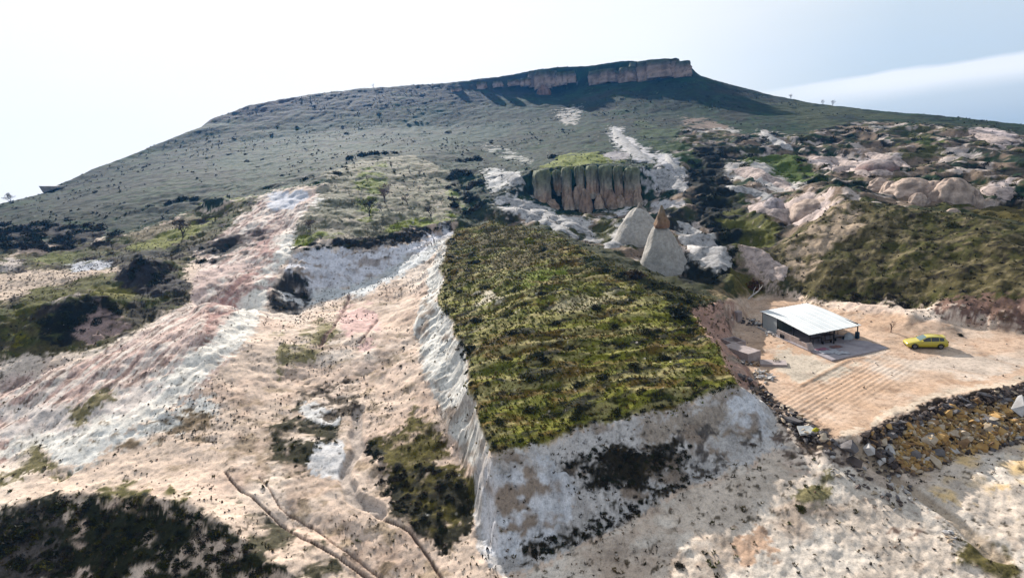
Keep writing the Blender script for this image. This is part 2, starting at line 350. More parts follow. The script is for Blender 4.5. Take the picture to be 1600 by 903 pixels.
def strokemask(line, w, warp=.5):           # w = half width in metres
    m = np.zeros((NR, NF))
    q = [cast(*p)[2] for p in dens(line, False, 14)]; q = [p for p in q if p is not None]
    if len(q) < 2: return m
    wx = (fbm(X_, Y_, 3, 2, 21) - .5) * 2 * warp * w * 1.6; wy = (fbm(X_, Y_, 3, 2, 22) - .5) * 2 * warp * w * 1.6
    best = np.full((NR, NF), 1e9)
    for p, s in zip(q[:-1], q[1:]):
        az0, az1 = sorted((math.atan2(p.x, p.y), math.atan2(s.x, s.y))); rr = [math.hypot(p.x, p.y), math.hypot(s.x, s.y)]
        k = 4 * w
        r0, r1 = np.searchsorted(RR, [min(rr) - k, max(rr) + k]); c0, c1 = np.searchsorted(AZ[:NF], [az0 - k / min(rr), az1 + k / min(rr)])
        X = X_[r0:r1, c0:c1] + wx[r0:r1, c0:c1]; Y = Y_[r0:r1, c0:c1] + wy[r0:r1, c0:c1]
        dx, dy = s.x - p.x, s.y - p.y; t = np.clip(((X - p.x) * dx + (Y - p.y) * dy) / (dx * dx + dy * dy + 1e-9), 0, 1)
        d = np.hypot(X - p.x - t * dx, Y - p.y - t * dy)
        best[r0:r1, c0:c1] = np.minimum(best[r0:r1, c0:c1], d)
    return best / w                                       # 0 on the line, 1 at its half width
def lin(c): 
    c = np.array(c, float) / 255; return np.where(c <= .04045, c / 12.92, ((c + .055) / 1.055) ** 2.4)
LIT = 1.72
def K(r, g, b): return lin((r, g, b)) / LIT
C3 = np.zeros((NR, NF, 3)); GR = np.zeros((NR, NF))      # base colour, grassiness (relief of the turf)
def lay(m, col, gr=None):
    m = np.clip(m, 0, 1)[..., None]; C3[:] = C3 * (1 - m) + np.asarray(col) * m
    if gr is not None: GR[:] = GR * (1 - m[..., 0]) + gr * m[..., 0]
def patch(m, cov, sc, s, soft=.08, st=None):
    x, y = (X_, YC) if st is None else (X_ * math.cos(st[0]) + Y_ * math.sin(st[0]), (-X_ * math.sin(st[0]) + Y_ * math.cos(st[0])) * st[1])
    n = fbm(x, y, sc, 4, s, .6)
    lo = .5 + (.5 - cov) * .62
    return m * sstep(lo - soft, lo + soft, n)
def area(poly, col, gr=None, warp=1.0, cov=None, sc=3.0, s=31, soft=.08, st=None, op=1.0):
    m = inpoly(poly, warp)
    if cov is not None: m = patch(m, cov, sc, s, soft, st)
    lay(m * op, K(*col), gr); return m

# ---------------------------------------------------------------- ground colours (base colours by area)
sand = K(222, 198, 178)
C3[:] = sand
n1 = fbm(X_, Y_, 9, 4, 41); n2 = fbm(X_, Y_, 2.2, 4, 42, .6); n3 = fbm(X_, Y_, .7, 3, 43, .6)
lay(sstep(.45, .7, n1) * .6, K(236, 222, 208)); lay(sstep(.52, .72, fbm(X_, Y_, 5, 4, 44)) * .55, K(208, 176, 156))
HILL = [(-260, 470), (-60, 425), (0, 405), (60, 380), (180, 372), (300, 335), (430, 300), (490, 290), (535, 300), (600, 330), (690, 335), (712, 352), (760, 372), (850, 392), (960, 425), (1060, 462), (1120, 478), (1150, 468), (1250, 458), (1330, 466), (1430, 474), (1500, 480), (1600, 487), (1800, 508), (1950, 520), (1950, 100), (1600, 60), (1000, 20), (300, 20), (-260, 200)]
mh = inpoly(HILL, .6)
lay(mh, K(42, 84, 50), .55)
lay(mh * sstep(.44, .62, fbm(X_, Y_, 22, 4, 45)) * .8, K(60, 102, 46)); lay(mh * sstep(.5, .66, fbm(X_, Y_, 14, 4, 46)) * .75, K(60, 64, 44))
lay(mh * sstep(.5, .62, fbm(X_, Y_, 6, 4, 47, .6)) * .55, K(36, 52, 36)); lay(mh * sstep(.56, .66, fbm(X_, Y_, 2.6, 3, 48, .6)) * .6, K(28, 34, 24)); lay(mh * sstep(.6, .7, fbm(X_, Y_, 3.1, 3, 49, .6)) * .3, K(88, 94, 66))
_hm = mh * sstep(85, 120, fR); _on = np.ones_like(_hm)
lay(_hm * patch(_on, .42, 9, 170, .06, (math.radians(8), 3.2)) * .6, K(26, 52, 36)); lay(_hm * patch(_on, .34, 6, 171, .05, (math.radians(-6), 3.0)) * .5, K(84, 104, 50)); lay(_hm * patch(_on, .3, 3, 173, .04) * .7, K(24, 38, 26)); lay(_hm * patch(_on, .14, 1.6, 172, .03) * .7, K(140, 138, 120))
C3[:] *= (1 - .58 * _hm)[..., None]
C3[:] *= 1 + _hm[..., None] * np.array((-.42, .28, -.22))
lay(mh * (1 - sstep(84, 112, fR)), K(78, 80, 42))
# upper hill greener, left lower browner
area([(-100, 345), (60, 300), (200, 255), (330, 250), (420, 300), (300, 332), (180, 370), (60, 380), (-100, 430)], (54, 60, 50), .8, cov=.55, sc=12, s=50, op=.6)
area([(-100, 350), (0, 350), (110, 345), (180, 362), (130, 395), (60, 385), (0, 400), (-100, 430)], (52, 46, 44), 1, cov=.7, sc=5, s=51)
area([(330, 240), (420, 200), (700, 170), (830, 200), (720, 240), (640, 236), (560, 240), (470, 262), (400, 290), (320, 300)], (34, 76, 52), .9, cov=.5, sc=10, s=52, op=.75)
# rim of the mesa: scattered rock under the skyline
area([(335, 192), (400, 160), (560, 136), (700, 130), (830, 112), (830, 150), (700, 165), (560, 172), (450, 182)], (54, 58, 62), .9, cov=.6, sc=4, s=53, op=.9)
area([(330, 196), (335, 184), (400, 163), (480, 149), (480, 160), (400, 176)], (86, 74, 76), .8, .6, .7, 4, 195)
area([(480, 150), (600, 138), (700, 134), (820, 118), (820, 128), (700, 142), (600, 150), (480, 164)], (48, 52, 58), .9, .8, .6, 3, 196)
area([(860, 172), (900, 165), (915, 180), (900, 195), (870, 190)], (190, 182, 174), .2, cov=.5, sc=3, s=54)
area([(1060, 180), (1120, 190), (1150, 215), (1090, 218), (1065, 200)], (158, 136, 120), .2, cov=.55, sc=4, s=55)
area([(1080, 205), (1110, 208), (1116, 217), (1085, 218)], (205, 198, 192), .1, cov=.75, sc=2, s=56); area([(1122, 202), (1150, 202), (1150, 214), (1122, 214)], (205, 198, 192), .1, cov=.75, sc=2, s=57)
# reddish brown band of scree under the mesa on the right
area([(880, 140), (1000, 135), (1100, 130), (1220, 160), (1150, 190), (1000, 200), (900, 190)], (62, 60, 44), .8, cov=.45, sc=14, s=58, op=.7)
area([(1180, 160), (1300, 165), (1500, 195), (1620, 205), (1620, 240), (1400, 215), (1250, 200)], (84, 94, 56), .8, cov=.6, sc=14, s=59, op=.8)
# dark ravines and scrub of the badlands
bad = inpoly([(1060, 200), (1160, 210), (1260, 215), (1340, 190), (1450, 195), (1620, 215), (1750, 240), (1800, 360), (1600, 345), (1400, 320), (1320, 310), (1230, 380), (1200, 440), (1130, 450), (1040, 430), (960, 392), (860, 358), (760, 345), (760, 330), (830, 330), (850, 335), (1000, 330), (1020, 262), (1050, 250)], .8)
lay(patch(bad, .45, 4.5, 60, .06), K(40, 38, 26), .9); lay(patch(bad, .42, 8, 61, .08), K(96, 96, 44), .7)
lay(patch(bad, .4, 4.5, 62, .05), K(150, 130, 112), .4); lay(patch(bad, .26, 3.0, 162, .04), K(206, 190, 180), .2)
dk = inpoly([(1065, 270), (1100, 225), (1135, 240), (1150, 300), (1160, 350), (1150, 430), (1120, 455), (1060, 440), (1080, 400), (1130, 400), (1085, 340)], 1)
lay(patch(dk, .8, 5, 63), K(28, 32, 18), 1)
for poly, c, cv in (
    ([(1120, 330), (1200, 330), (1235, 380), (1200, 430), (1150, 400)], (112, 112, 40), .6),
    ([(1150, 240), (1270, 250), (1290, 285), (1230, 290), (1160, 262)], (96, 116, 36), .75),
    ([(1420, 215), (1480, 228), (1500, 240), (1440, 235)], (100, 112, 40), .7),
    ([(990, 180), (1060, 210), (1100, 260), (1060, 262), (1000, 215)], (72, 96, 44), .6),
    ([(1440, 300), (1600, 280), (1620, 300), (1500, 312)], (108, 96, 60), .6),
    ([(1530, 325), (1600, 325), (1600, 350), (1520, 340)], (110, 98, 40), .8),
    ([(1135, 430), (1195, 430), (1200, 458), (1150, 462)], (120, 112, 46), .8),
    ([(835, 262), (880, 240), (930, 240), (990, 252), (930, 258), (860, 264)], (142, 150, 62), .95),
    ([(805, 270), (830, 268), (832, 285), (812, 285)], (104, 124, 50), .9)): area(poly, c, .7, .6, cv, 4, 64)
white = (205, 200, 200)
for poly, c, cv in (
    ([(950, 196), (975, 200), (980, 215), (1010, 232), (1030, 250), (1000, 255), (975, 240), (950, 225)], white, .72),
    ([(945, 240), (975, 238), (985, 250), (955, 254)], (180, 172, 172), .95),
    ([(1020, 237), (1050, 245), (1055, 262), (1075, 280), (1072, 300), (1040, 298), (1000, 285), (990, 268), (1030, 265)], (204, 200, 202), .8),
    ([(1000, 300), (1060, 325), (1062, 340), (1010, 318)], white, .5),
    ([(755, 222), (800, 235), (835, 252), (820, 258), (790, 250), (765, 240)], (170, 168, 160), .45),
    ([(752, 275), (765, 262), (805, 268), (820, 290), (770, 300), (752, 300)], (208, 204, 200), .8),
    ([(775, 305), (830, 312), (880, 340), (920, 352), (950, 372), (900, 368), (840, 350), (780, 330)], (214, 208, 204), .75),
    ([(930, 300), (985, 315), (975, 340), (940, 345)], white, .45),
    ([(950, 372), (985, 330), (1000, 345), (990, 390), (960, 392)], (206, 200, 194), .9),
    ([(1055, 340), (1100, 368), (1130, 400), (1136, 428), (1100, 425), (1075, 385), (1055, 360)], (200, 196, 192), .85),
    ([(1040, 380), (1075, 400), (1080, 425), (1060, 425)], (190, 186, 182), .6),
    ([(1180, 200), (1230, 215), (1225, 235), (1190, 222)], (200, 190, 184), .62),
    ([(1135, 255), (1190, 262), (1250, 292), (1240, 305), (1170, 292), (1140, 275)], (214, 206, 200), .72),
    ([(1262, 240), (1330, 245), (1390, 262), (1400, 275), (1340, 278), (1280, 265)], (226, 208, 202), .95),
    ([(1330, 238), (1400, 245), (1425, 262), (1395, 265)], (198, 186, 186), .7),
    ([(1415, 250), (1480, 262), (1470, 270), (1430, 265)], (170, 150, 138), .6),
    ([(1450, 232), (1500, 238), (1540, 245), (1490, 250)], (176, 166, 162), .8),
    ([(1510, 198), (1570, 203), (1600, 212), (1590, 232), (1560, 238), (1530, 215)], (216, 198, 194), .98),
    ([(1530, 285), (1590, 282), (1600, 300), (1570, 318), (1535, 305)], (206, 190, 184), .7),
    ([(1165, 318), (1190, 308), (1240, 318), (1300, 305), (1330, 308), (1320, 335), (1240, 350), (1200, 330)], (216, 196, 188), .93),
    ([(1150, 375), (1180, 390), (1215, 420), (1240, 455), (1200, 460), (1180, 430), (1160, 400)], (200, 178, 166), .75),
    ([(1340, 195), (1375, 200), (1400, 208), (1365, 208)], (168, 164, 160), .7)): area(poly, c, .1, .55, cv, 2.6, 65, .05)
# near slope on the right
ns = inpoly([(1235, 362), (1300, 325), (1325, 308), (1400, 322), (1500, 338), (1600, 352), (1800, 380), (1800, 505), (1600, 490), (1500, 482), (1330, 470), (1250, 460), (1200, 440), (1195, 400)], .7)
lay(ns, K(112, 102, 62), .55); lay(patch(ns, .5, 4, 66), K(98, 96, 44), .6); lay(patch(ns, .34, .55, 67), K(58, 50, 30), .8); lay(patch(ns, .3, .8, 68), K(146, 132, 98), .5)
area([(1310, 308), (1345, 312), (1370, 335), (1340, 360), (1290, 400), (1250, 440), (1215, 430), (1240, 370), (1290, 335)], (186, 164, 140), .4, 1, .55, 2, 69)
area([(1330, 455), (1440, 462), (1490, 475), (1420, 478), (1330, 470)], (48, 38, 26), 1, .8, .6, 2.5, 70)
area([(1440, 484), (1500, 470), (1620, 466), (1760, 480), (1760, 545), (1600, 522), (1500, 506)], (150, 118, 104), .2, .6)
area([(1520, 480), (1600, 478), (1600, 500), (1545, 505)], (128, 100, 72), .3, .8, .6, 3, 71)
# orchard
orch = inpoly([(453, 384), (470, 345), (490, 300), (520, 268), (570, 248), (650, 244), (700, 270), (725, 320), (708, 347), (620, 363), (500, 382)], .5)
lay(orch, K(156, 152, 128), .25); lay(patch(orch, .5, 3, 72), K(176, 164, 144), .4); lay(patch(orch, .5, 1.2, 73), K(118, 116, 86), .3)
area([(453, 384), (465, 362), (560, 372), (640, 345), (706, 330), (710, 348), (620, 363), (500, 382)], (146, 156, 46), .8, .8, .68, 3, 74)
area([(545, 300), (575, 262), (600, 250), (598, 285), (585, 330), (570, 350), (548, 340)], (140, 150, 56), .7, .9, .6, 3, 75)
area([(690, 290), (716, 305), (722, 330), (700, 322)], (134, 150, 56), .7, .8, .7, 3, 76)
area([(560, 350), (610, 345), (600, 365), (560, 368)], (92, 88, 52), .7, .8, .6, 2, 77)
# dark lip below the orchard, then the white cut
area([(452, 384), (500, 381), (560, 372), (620, 362), (708, 345), (712, 362), (660, 372), (600, 384), (560, 392), (500, 386), (455, 390)], (40, 36, 26), .9, .35)
area([(640, 352), (708, 346), (704, 362), (665, 368)], (88, 80, 76), .6, .3, .6, .8, 78)
area([(455, 392), (520, 388), (560, 394), (665, 370), (704, 362), (706, 372), (660, 395), (600, 422), (545, 450), (470, 462), (450, 430)], (226, 224, 230), .1, .3)
area([(540, 396), (600, 386), (640, 380), (600, 420), (560, 432), (548, 425)], (178, 168, 164), .1, .6, .55, 2, 79)
area([(470, 462), (545, 448), (600, 420), (690, 376), (700, 380), (640, 430), (560, 462), (500, 480), (465, 482)], (216, 216, 214), .1, .8)
# chute and pink slope
pk = inpoly([(-250, 700), (0, 590), (150, 555), (290, 480), (330, 420), (300, 385), (380, 335), (430, 305), (495, 298), (480, 335), (455, 390), (420, 470), (330, 610), (200, 680), (0, 720), (-250, 800)], .8)
lay(pk, K(220, 192, 180), .1)
ST = (math.radians(84), 4.0)
lay(patch(pk, .5, 5, 80, .08, ST), K(232, 212, 198)); lay(patch(pk, .42, 3.2, 81, .08, ST) * .7, K(200, 162, 150)); lay(patch(pk, .36, 1.7, 82, .05, ST) * .75, K(150, 122, 110)); lay(patch(pk, .3, 1.0, 182, .05, ST) * .6, K(120, 98, 88)); lay(patch(pk, .36, 2.2, 83, .06, ST) * .8, K(236, 224, 212))
area([(370, 440), (410, 375), (440, 340), (430, 400), (390, 460), (340, 520), (300, 540)], (190, 148, 138), .1, .9, .55, 3, 84, .1, ST)
area([(380, 500), (400, 470), (360, 560), (300, 620), (290, 600)], (206, 166, 160), .1, .9, .55, 3, 84, .1, ST)
area([(495, 298), (500, 305), (470, 350), (455, 400), (425, 440), (410, 490), (360, 560), (300, 620), (230, 670), (100, 705), (0, 715), (0, 690), (160, 650), (270, 590), (350, 510), (400, 460), (440, 380), (470, 330)], (244, 236, 224), .05, .6)
area([(0, 640), (150, 625), (280, 610), (220, 650), (80, 680), (0, 685), (-100, 690), (-100, 660)], (234, 220, 210), .05, .8, .7, 4, 85)
area([(420, 306), (470, 298), (482, 302), (465, 325), (425, 330)], (206, 206, 214), .05, .5)
area([(80, 700), (200, 675), (330, 620), (345, 640), (230, 690), (100, 725)], (230, 226, 218), .05, .9, .7, 3, 86)
area([(110, 640), (180, 605), (215, 598), (150, 660)], (150, 138, 96), .4, 1, .5, 2, 87)
area([(280, 470), (330, 420), (400, 400), (400, 420), (340, 450), (300, 490)], (206, 180, 170), .1, .8, .6, 3, 88)
# left terraces
lt = inpoly([(-250, 520), (0, 400), (180, 372), (300, 335), (420, 300), (400, 320), (330, 372), (300, 400), (290, 480), (150, 545), (0, 560), (-250, 640)], .7)
lay(lt, K(116, 106, 66), .7); lay(patch(lt, .5, 4, 89), K(96, 100, 38), .8); lay(patch(lt, .4, 3, 90), K(66, 54, 44), .9)
for poly, c, cv in (
    ([(-60, 450), (0, 425), (70, 425), (150, 425), (200, 420), (190, 432), (120, 440), (60, 460), (0, 475), (-60, 500)], (206, 184, 164), .9),
    ([(0, 410), (30, 400), (40, 405), (10, 430)], (200, 186, 176), .9),
    ([(100, 408), (175, 408), (185, 415), (140, 428), (105, 425)], (200, 200, 206), .9),
    ([(40, 395), (110, 398), (100, 412), (45, 418)], (126, 130, 50), .8),
    ([(195, 385), (260, 360), (330, 340), (348, 335), (300, 372), (230, 388)], (140, 142, 46), .85),
    ([(200, 365), (260, 345), (320, 338), (270, 358), (215, 375)], (150, 134, 104), .8),
    ([(305, 318), (410, 303), (400, 312), (320, 320)], (140, 146, 76), .9),
    ([(0, 500), (60, 450), (120, 440), (170, 430), (220, 425), (150, 450), (80, 470), (30, 500), (0, 520)], (112, 110, 34), .85),
    ([(120, 455), (190, 448), (230, 470), (170, 470), (110, 475)], (134, 128, 44), .85),
    ([(0, 520), (40, 510), (40, 530), (0, 545)], (140, 132, 30), .9),
    ([(60, 505), (90, 470), (130, 450), (140, 455), (95, 490), (70, 520)], (180, 166, 158), .75),
    ([(165, 400), (240, 388), (350, 370), (330, 378), (240, 398), (180, 410)], (44, 44, 30), .85),
    ([(320, 375), (410, 350), (430, 370), (380, 400), (330, 395)], (120, 104, 98), .75),
    ([(290, 385), (375, 372), (370, 395), (320, 415)], (60, 54, 46), .7)): area(poly, c, .5, .6, cv, 3, 91)
area([(60, 500), (85, 480), (130, 465), (190, 475), (195, 490), (140, 520), (90, 535), (60, 530)], (34, 34, 20), 1, .6, .93, 3, 92)  # dark colour paints in the shade on the mound's near face
area([(190, 480), (250, 470), (290, 460), (285, 480), (230, 505), (195, 500)], (56, 50, 34), .9, .7, .8, 3, 92)
area([(175, 440), (205, 405), (245, 403), (265, 420), (300, 445), (285, 462), (215, 465)], (66, 60, 60), .9, .6, .85, 3, 93)
area([(130, 500), (175, 480), (195, 500), (180, 525), (120, 540)], (176, 150, 142), .2, .7, .7, 3, 93)
# knob and quarry floor
area([(412, 490), (440, 430), (465, 420), (490, 440), (490, 480), (450, 495)], (70, 68, 66), .8, .7, .7, 1.6, 94)
area([(425, 485), (445, 440), (460, 455), (490, 460), (470, 485)], (214, 212, 210), .2, .8, .45, 1.8, 95)
q = inpoly([(470, 490), (560, 465), (640, 440), (660, 470), (650, 560), (690, 650), (730, 740), (700, 900), (560, 903), (430, 780), (340, 740), (230, 740), (340, 640), (430, 560)], .8)
lay(patch(q, .5, 4, 96) * .6, K(222, 196, 176)); lay(patch(q, .35, 2.2, 97) * .6, K(186, 158, 138)); lay(patch(q, .28, 1.2, 98) * .6, K(150, 130, 100), .5)
area([(540, 480), (585, 465), (600, 500), (575, 540), (540, 545), (520, 520)], (226, 188, 178), .1, .8, .7, 4, 99)
area([(420, 540), (500, 500), (520, 520), (500, 560), (430, 600), (400, 590)], (160, 148, 104), .5, 1.2, .42, 2.2, 100)
area([(420, 660), (470, 630), (540, 640), (530, 690), (480, 745), (430, 720)], (74, 70, 40), .8, 1, .7, 1.6, 101)
area([(470, 640), (500, 628), (535, 640), (530, 660), (480, 660)], (224, 220, 216), .1, .5, .9, 1, 102); area([(472, 725), (500, 690), (545, 690), (545, 735), (500, 742)], (226, 222, 220), .1, .5, .92, 1, 103)
area([(570, 700), (600, 690), (640, 640), (690, 670), (710, 720), (740, 740), (735, 800), (700, 840), (640, 800), (590, 760)], (118, 108, 50), .8, 1, .75, 1.8, 104)
area([(590, 735), (640, 725), (720, 735), (735, 790), (720, 850), (690, 860), (640, 810), (600, 775)], (60, 58, 38), 1, 1, .62, 1.3, 105)
area([(565, 700), (590, 700), (600, 740), (580, 735)], (40, 44, 22), 1, .8, .9, 2, 106)
area([(480, 600), (530, 590), (560, 640), (530, 650), (480, 640)], (106, 92, 76), .6, 1, .5, 1.3, 107)
area([(150, 690), (300, 640), (350, 650), (300, 700), (200, 720)], (150, 128, 100), .5, 1.2, .5, 2, 108)
area([(0, 725), (80, 700), (110, 730), (50, 750), (-50, 760)], (138, 128, 84), .5, 1, .5, 2, 109)
area([(60, 770), (130, 752), (300, 760), (290, 790), (150, 790)], (120, 114, 60), .6, 1, .5, 2, 110)
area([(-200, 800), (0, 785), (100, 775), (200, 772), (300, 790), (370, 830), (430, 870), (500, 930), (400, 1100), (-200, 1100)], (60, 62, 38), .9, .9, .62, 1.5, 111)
area([(0, 790), (100, 800), (60, 903), (0, 903), (-100, 903)], (120, 110, 104), .6, 1, .55, 1.5, 112)
area([(380, 800), (470, 830), (560, 903), (400, 903)], (110, 104, 80), .7, 1, .5, 1.5, 113)
# white left bank of the plateau
area([(708, 364), (697, 420), (692, 470), (716, 540), (737, 610), (752, 660), (768, 708), (735, 735), (700, 660), (664, 590), (650, 520), (656, 480), (670, 425), (692, 380)], (226, 222, 214), .1, .4)
area([(690, 600), (735, 620), (752, 680), (700, 650), (670, 600)], (190, 180, 170), .2, .8, .45, 1, 114)
# plateau
PLAT = [(710, 360), (698, 420), (693, 470), (717, 540), (738, 610), (753, 660), (769, 705), (830, 692), (900, 671), (980, 654), (1060, 632), (1110, 617), (1160, 603), (1132, 560), (1100, 515), (1090, 487), (1120, 474), (1060, 452), (1000, 427), (920, 394), (850, 362), (770, 346)]
pl = inpoly(PLAT, .22)
lay(pl, K(112, 114, 40), .9)
tx = (math.radians(12), 3.0)
lay(patch(pl, .5, 5, 115, .1, tx), K(142, 140, 52), .9); lay(patch(pl, .42, 4, 116, .08, tx), K(122, 98, 40), .9); lay(patch(pl, .34, 2.4, 117, .06, tx), K(46, 46, 22), 1)
lay(patch(pl, .27, 1.0, 118, .06, tx) * .8, K(30, 32, 16), 1); lay(patch(pl, .34, 2.6, 119, .06, tx) * .75, K(172, 160, 108), .5)
area([(760, 372), (840, 380), (850, 392), (750, 392)], (150, 138, 92), .6, 1, .5, 2, 190, .06, tx)
area([(770, 500), (950, 520), (960, 545), (760, 530)], (150, 140, 84), .6, 1, .45, 2.5, 191, .06, tx)
area([(790, 610), (1000, 560), (1010, 580), (800, 640)], (146, 132, 70), .6, 1, .4, 2.5, 192, .06, tx)
area([(870, 470), (940, 452), (990, 460), (900, 492), (866, 492)], (160, 150, 116), .4, .8, .6, 2, 120)
area([(735, 440), (760, 450), (790, 470), (750, 480)], (190, 178, 156), .3, .8, .5, 1.2, 121)
area([(800, 440), (880, 415), (900, 435), (830, 450)], (132, 142, 48), .8, .9, .7, 3, 122)
area([(760, 350), (850, 365), (880, 400), (800, 420), (740, 400)], (104, 92, 50), .8, .9, .5, 2.5, 123)
area([(1040, 455), (1110, 478), (1088, 500), (1095, 530), (1040, 500)], (34, 38, 18), 1, .8, .85, 3, 124)
area([(925, 395), (1000, 430), (1080, 465), (1040, 470), (970, 440)], (70, 82, 36), .9, .8, .7, 3, 125)
area([(900, 392), (960, 408), (1010, 430), (1070, 452), (1130, 470), (1110, 486), (1050, 475), (980, 446), (910, 410)], (66, 68, 36), .9, .6)
area([(900, 388), (1000, 425), (1130, 466), (1120, 480), (1000, 440)], (96, 92, 50), .8, .8, .5, 2, 193)
area([(1100, 455), (1190, 452), (1200, 462), (1130, 474)], (150, 130, 96), .5, .8, .5, 1.5, 194)
# front face of the plateau
ff = inpoly([(768, 708), (830, 695), (900, 674), (980, 657), (1060, 635), (1110, 620), (1162, 606), (1205, 640), (1230, 700), (1200, 715), (1080, 760), (1000, 800), (930, 840), (850, 890), (775, 910), (740, 860), (738, 780), (735, 735)], .35)
lay(ff, K(206, 200, 196), .15)
area([(1010, 655), (1110, 628), (1160, 612), (1120, 670), (1010, 700)], (184, 170, 156), .2, .6)
area([(1130, 620), (1165, 612), (1200, 650), (1210, 700), (1170, 690), (1140, 650)], (222, 222, 226), .1, .7)
area([(750, 740), (850, 710), (900, 740), (880, 830), (770, 880), (745, 850)], (224, 224, 228), .1, .7, .8, 4, 126)
area([(870, 720), (940, 690), (1010, 680), (1090, 690), (1060, 740), (1000, 765), (930, 760), (880, 760)], (64, 58, 44), .9, .9, .6, 1.1, 127)
area([(800, 860), (850, 840), (940, 800), (1000, 775), (1080, 745), (1080, 760), (980, 810), (900, 850), (850, 875), (790, 885)], (80, 74, 62), .8, .9, .5, 1.0, 128)
area([(1080, 640), (1200, 680), (1210, 720), (1090, 740), (1060, 700)], (120, 112, 106), .4, 1, .45, 1.0, 129)
# yard
yd = inpoly([(1120, 470), (1180, 462), (1250, 470), (1330, 482), (1420, 492), (1500, 508), (1620, 524), (1800, 545), (1800, 560), (1600, 600), (1500, 625), (1400, 655), (1340, 681), (1295, 686), (1255, 668), (1200, 640), (1158, 570), (1140, 530), (1150, 490)], .25)
lay(yd, K(232, 200, 174), 0); lay(patch(yd, .45, 6, 130) * .6, K(222, 184, 152)); lay(patch(yd, .4, 3, 131) * .6, K(238, 216, 196)); lay(patch(yd, .22, .8, 132) * .5, K(186, 146, 116))
area([(1210, 540), (1260, 552), (1300, 565), (1360, 555), (1300, 590), (1240, 590), (1200, 570)], (226, 210, 190), 0, .6, .8, 5, 133)
area([(1330, 545), (1480, 560), (1600, 555), (1600, 585), (1500, 605), (1380, 600)], (236, 216, 198), 0, .8, .6, 5, 134)
area([(1330, 672), (1400, 645), (1500, 615), (1600, 590), (1600, 600), (1500, 625), (1400, 655), (1340, 681), (1300, 686)], (244, 222, 198), 0, .3)
area([(1092, 484), (1118, 474), (1150, 485), (1150, 508), (1142, 535), (1162, 570), (1185, 602), (1162, 606), (1132, 562), (1100, 518)], (196, 158, 140), .1, .5)
area([(1340, 680), (1400, 657), (1500, 627), (1620, 596), (1800, 550), (1800, 640), (1600, 690), (1500, 712), (1415, 745), (1380, 735)], (70, 56, 44), .4, .4)
# band of dark debris along the yard's left corner
area([(1150, 575), (1200, 612), (1260, 655), (1310, 690), (1340, 700), (1320, 725), (1260, 700), (1215, 660), (1180, 610)], (78, 64, 56), .7, .6, .72, 1.2, 135)
area([(1215, 680), (1300, 690), (1380, 740), (1420, 760), (1440, 800), (1380, 810), (1300, 760), (1230, 730)], (134, 116, 104), .4, 1, .55, 1.6, 136)
# right foreground
rf = inpoly([(740, 920), (850, 895), (930, 850), (1000, 810), (1080, 765), (1200, 720), (1320, 730), (1415, 750), (1500, 715), (1620, 690), (1800, 680), (1800, 1100), (740, 1100)], .6)
lay(rf, K(220, 203, 186), .05); lay(patch(rf, .45, 3.5, 137) * .7, K(230, 218, 204)); lay(patch(rf, .34, 2, 138) * .6, K(190, 166, 146))
area([(1420, 750), (1500, 718), (1600, 695), (1620, 760), (1500, 790)], (234, 200, 148), 0, 1, .6, 3, 139)
area([(1140, 850), (1200, 840), (1230, 870), (1190, 890), (1150, 880)], (206, 172, 146), 0, 1, .7, 2, 140)
area([(1370, 790), (1480, 800), (1500, 850), (1400, 840)], (150, 126, 112), .3, 1, .5, 1.5, 141)
area([(1500, 840), (1620, 880), (1620, 930), (1480, 900)], (120, 110, 66), .6, 1.2, .55, 1.5, 142)
area([(1230, 740), (1300, 750), (1290, 800), (1240, 790)], (150, 140, 100), .5, 1.2, .5, 1.5, 143)
# small speckle of dry tufts everywhere but the yard
spk = sstep(.66, .74, fbm(X_, Y_, .34, 3, 150, .65)) * (1 - yd * .85) * (1 - pl) * (1 - mh * .5) * sstep(.42, .6, fbm(X_, Y_, 5, 3, 151)) * (fR < 90)
lay(spk * .75, K(84, 72, 50), .5)

_lum = C3.mean(-1); C3[:] *= (.78 + .22 * sstep(.06, .16, _lum))[..., None]; C3[:] *= (1 - .10 * yd)[..., None]; C3[:] *= (1 + .35 * pl)[..., None]; C3[:] = np.minimum(C3 * (1 + .30 * sstep(.10, .30, _lum) * (1 - .8 * yd) * (1 - .75 * bad))[..., None], .78)
# ---------------------------------------------------------------- relief
H = GZ.copy(); h = H[:, :NF]
att = np.clip(fR / 40, .6, 4.0)
rough = GR
flat = inpoly([(1170, 470), (1250, 472), (1420, 495), (1600, 528), (1800, 560), (1600, 598), (1500, 622), (1400, 652), (1340, 677), (1295, 682), (1200, 635), (1165, 560)], .1)
flat = blur(flat, 4, 4)
ln = np.maximum(fR, 20)
h += (fbm(X_, Y_, 9, 3, 201) - .5) * .5 * (1 - flat) * sstep(20, 60, fR)
_far = 1 - .45 * sstep(105, 160, fR)
h += (fbm(X_, Y_, 2.6, 3, 202) - .5) * _far * (.30 + .75 * rough) * (1 - flat * .95) * np.clip(fR / 60, .5, 1.1)
h += (fbm(X_, Y_, .8, 3, 203, .6) - .5) * _far * (.10 + .32 * rough) * (1 - flat * .7) * np.clip(fR / 60, .6, 1.3)
rid = 1 - np.abs(2 * fbm(X_, Y_, 11, 4, 204) - 1)
h += (rid - .75) * 4.0 * blur(bad, 6, 6) * (1 - inpoly([(820, 240), (1010, 240), (1010, 340), (820, 340)], .1))
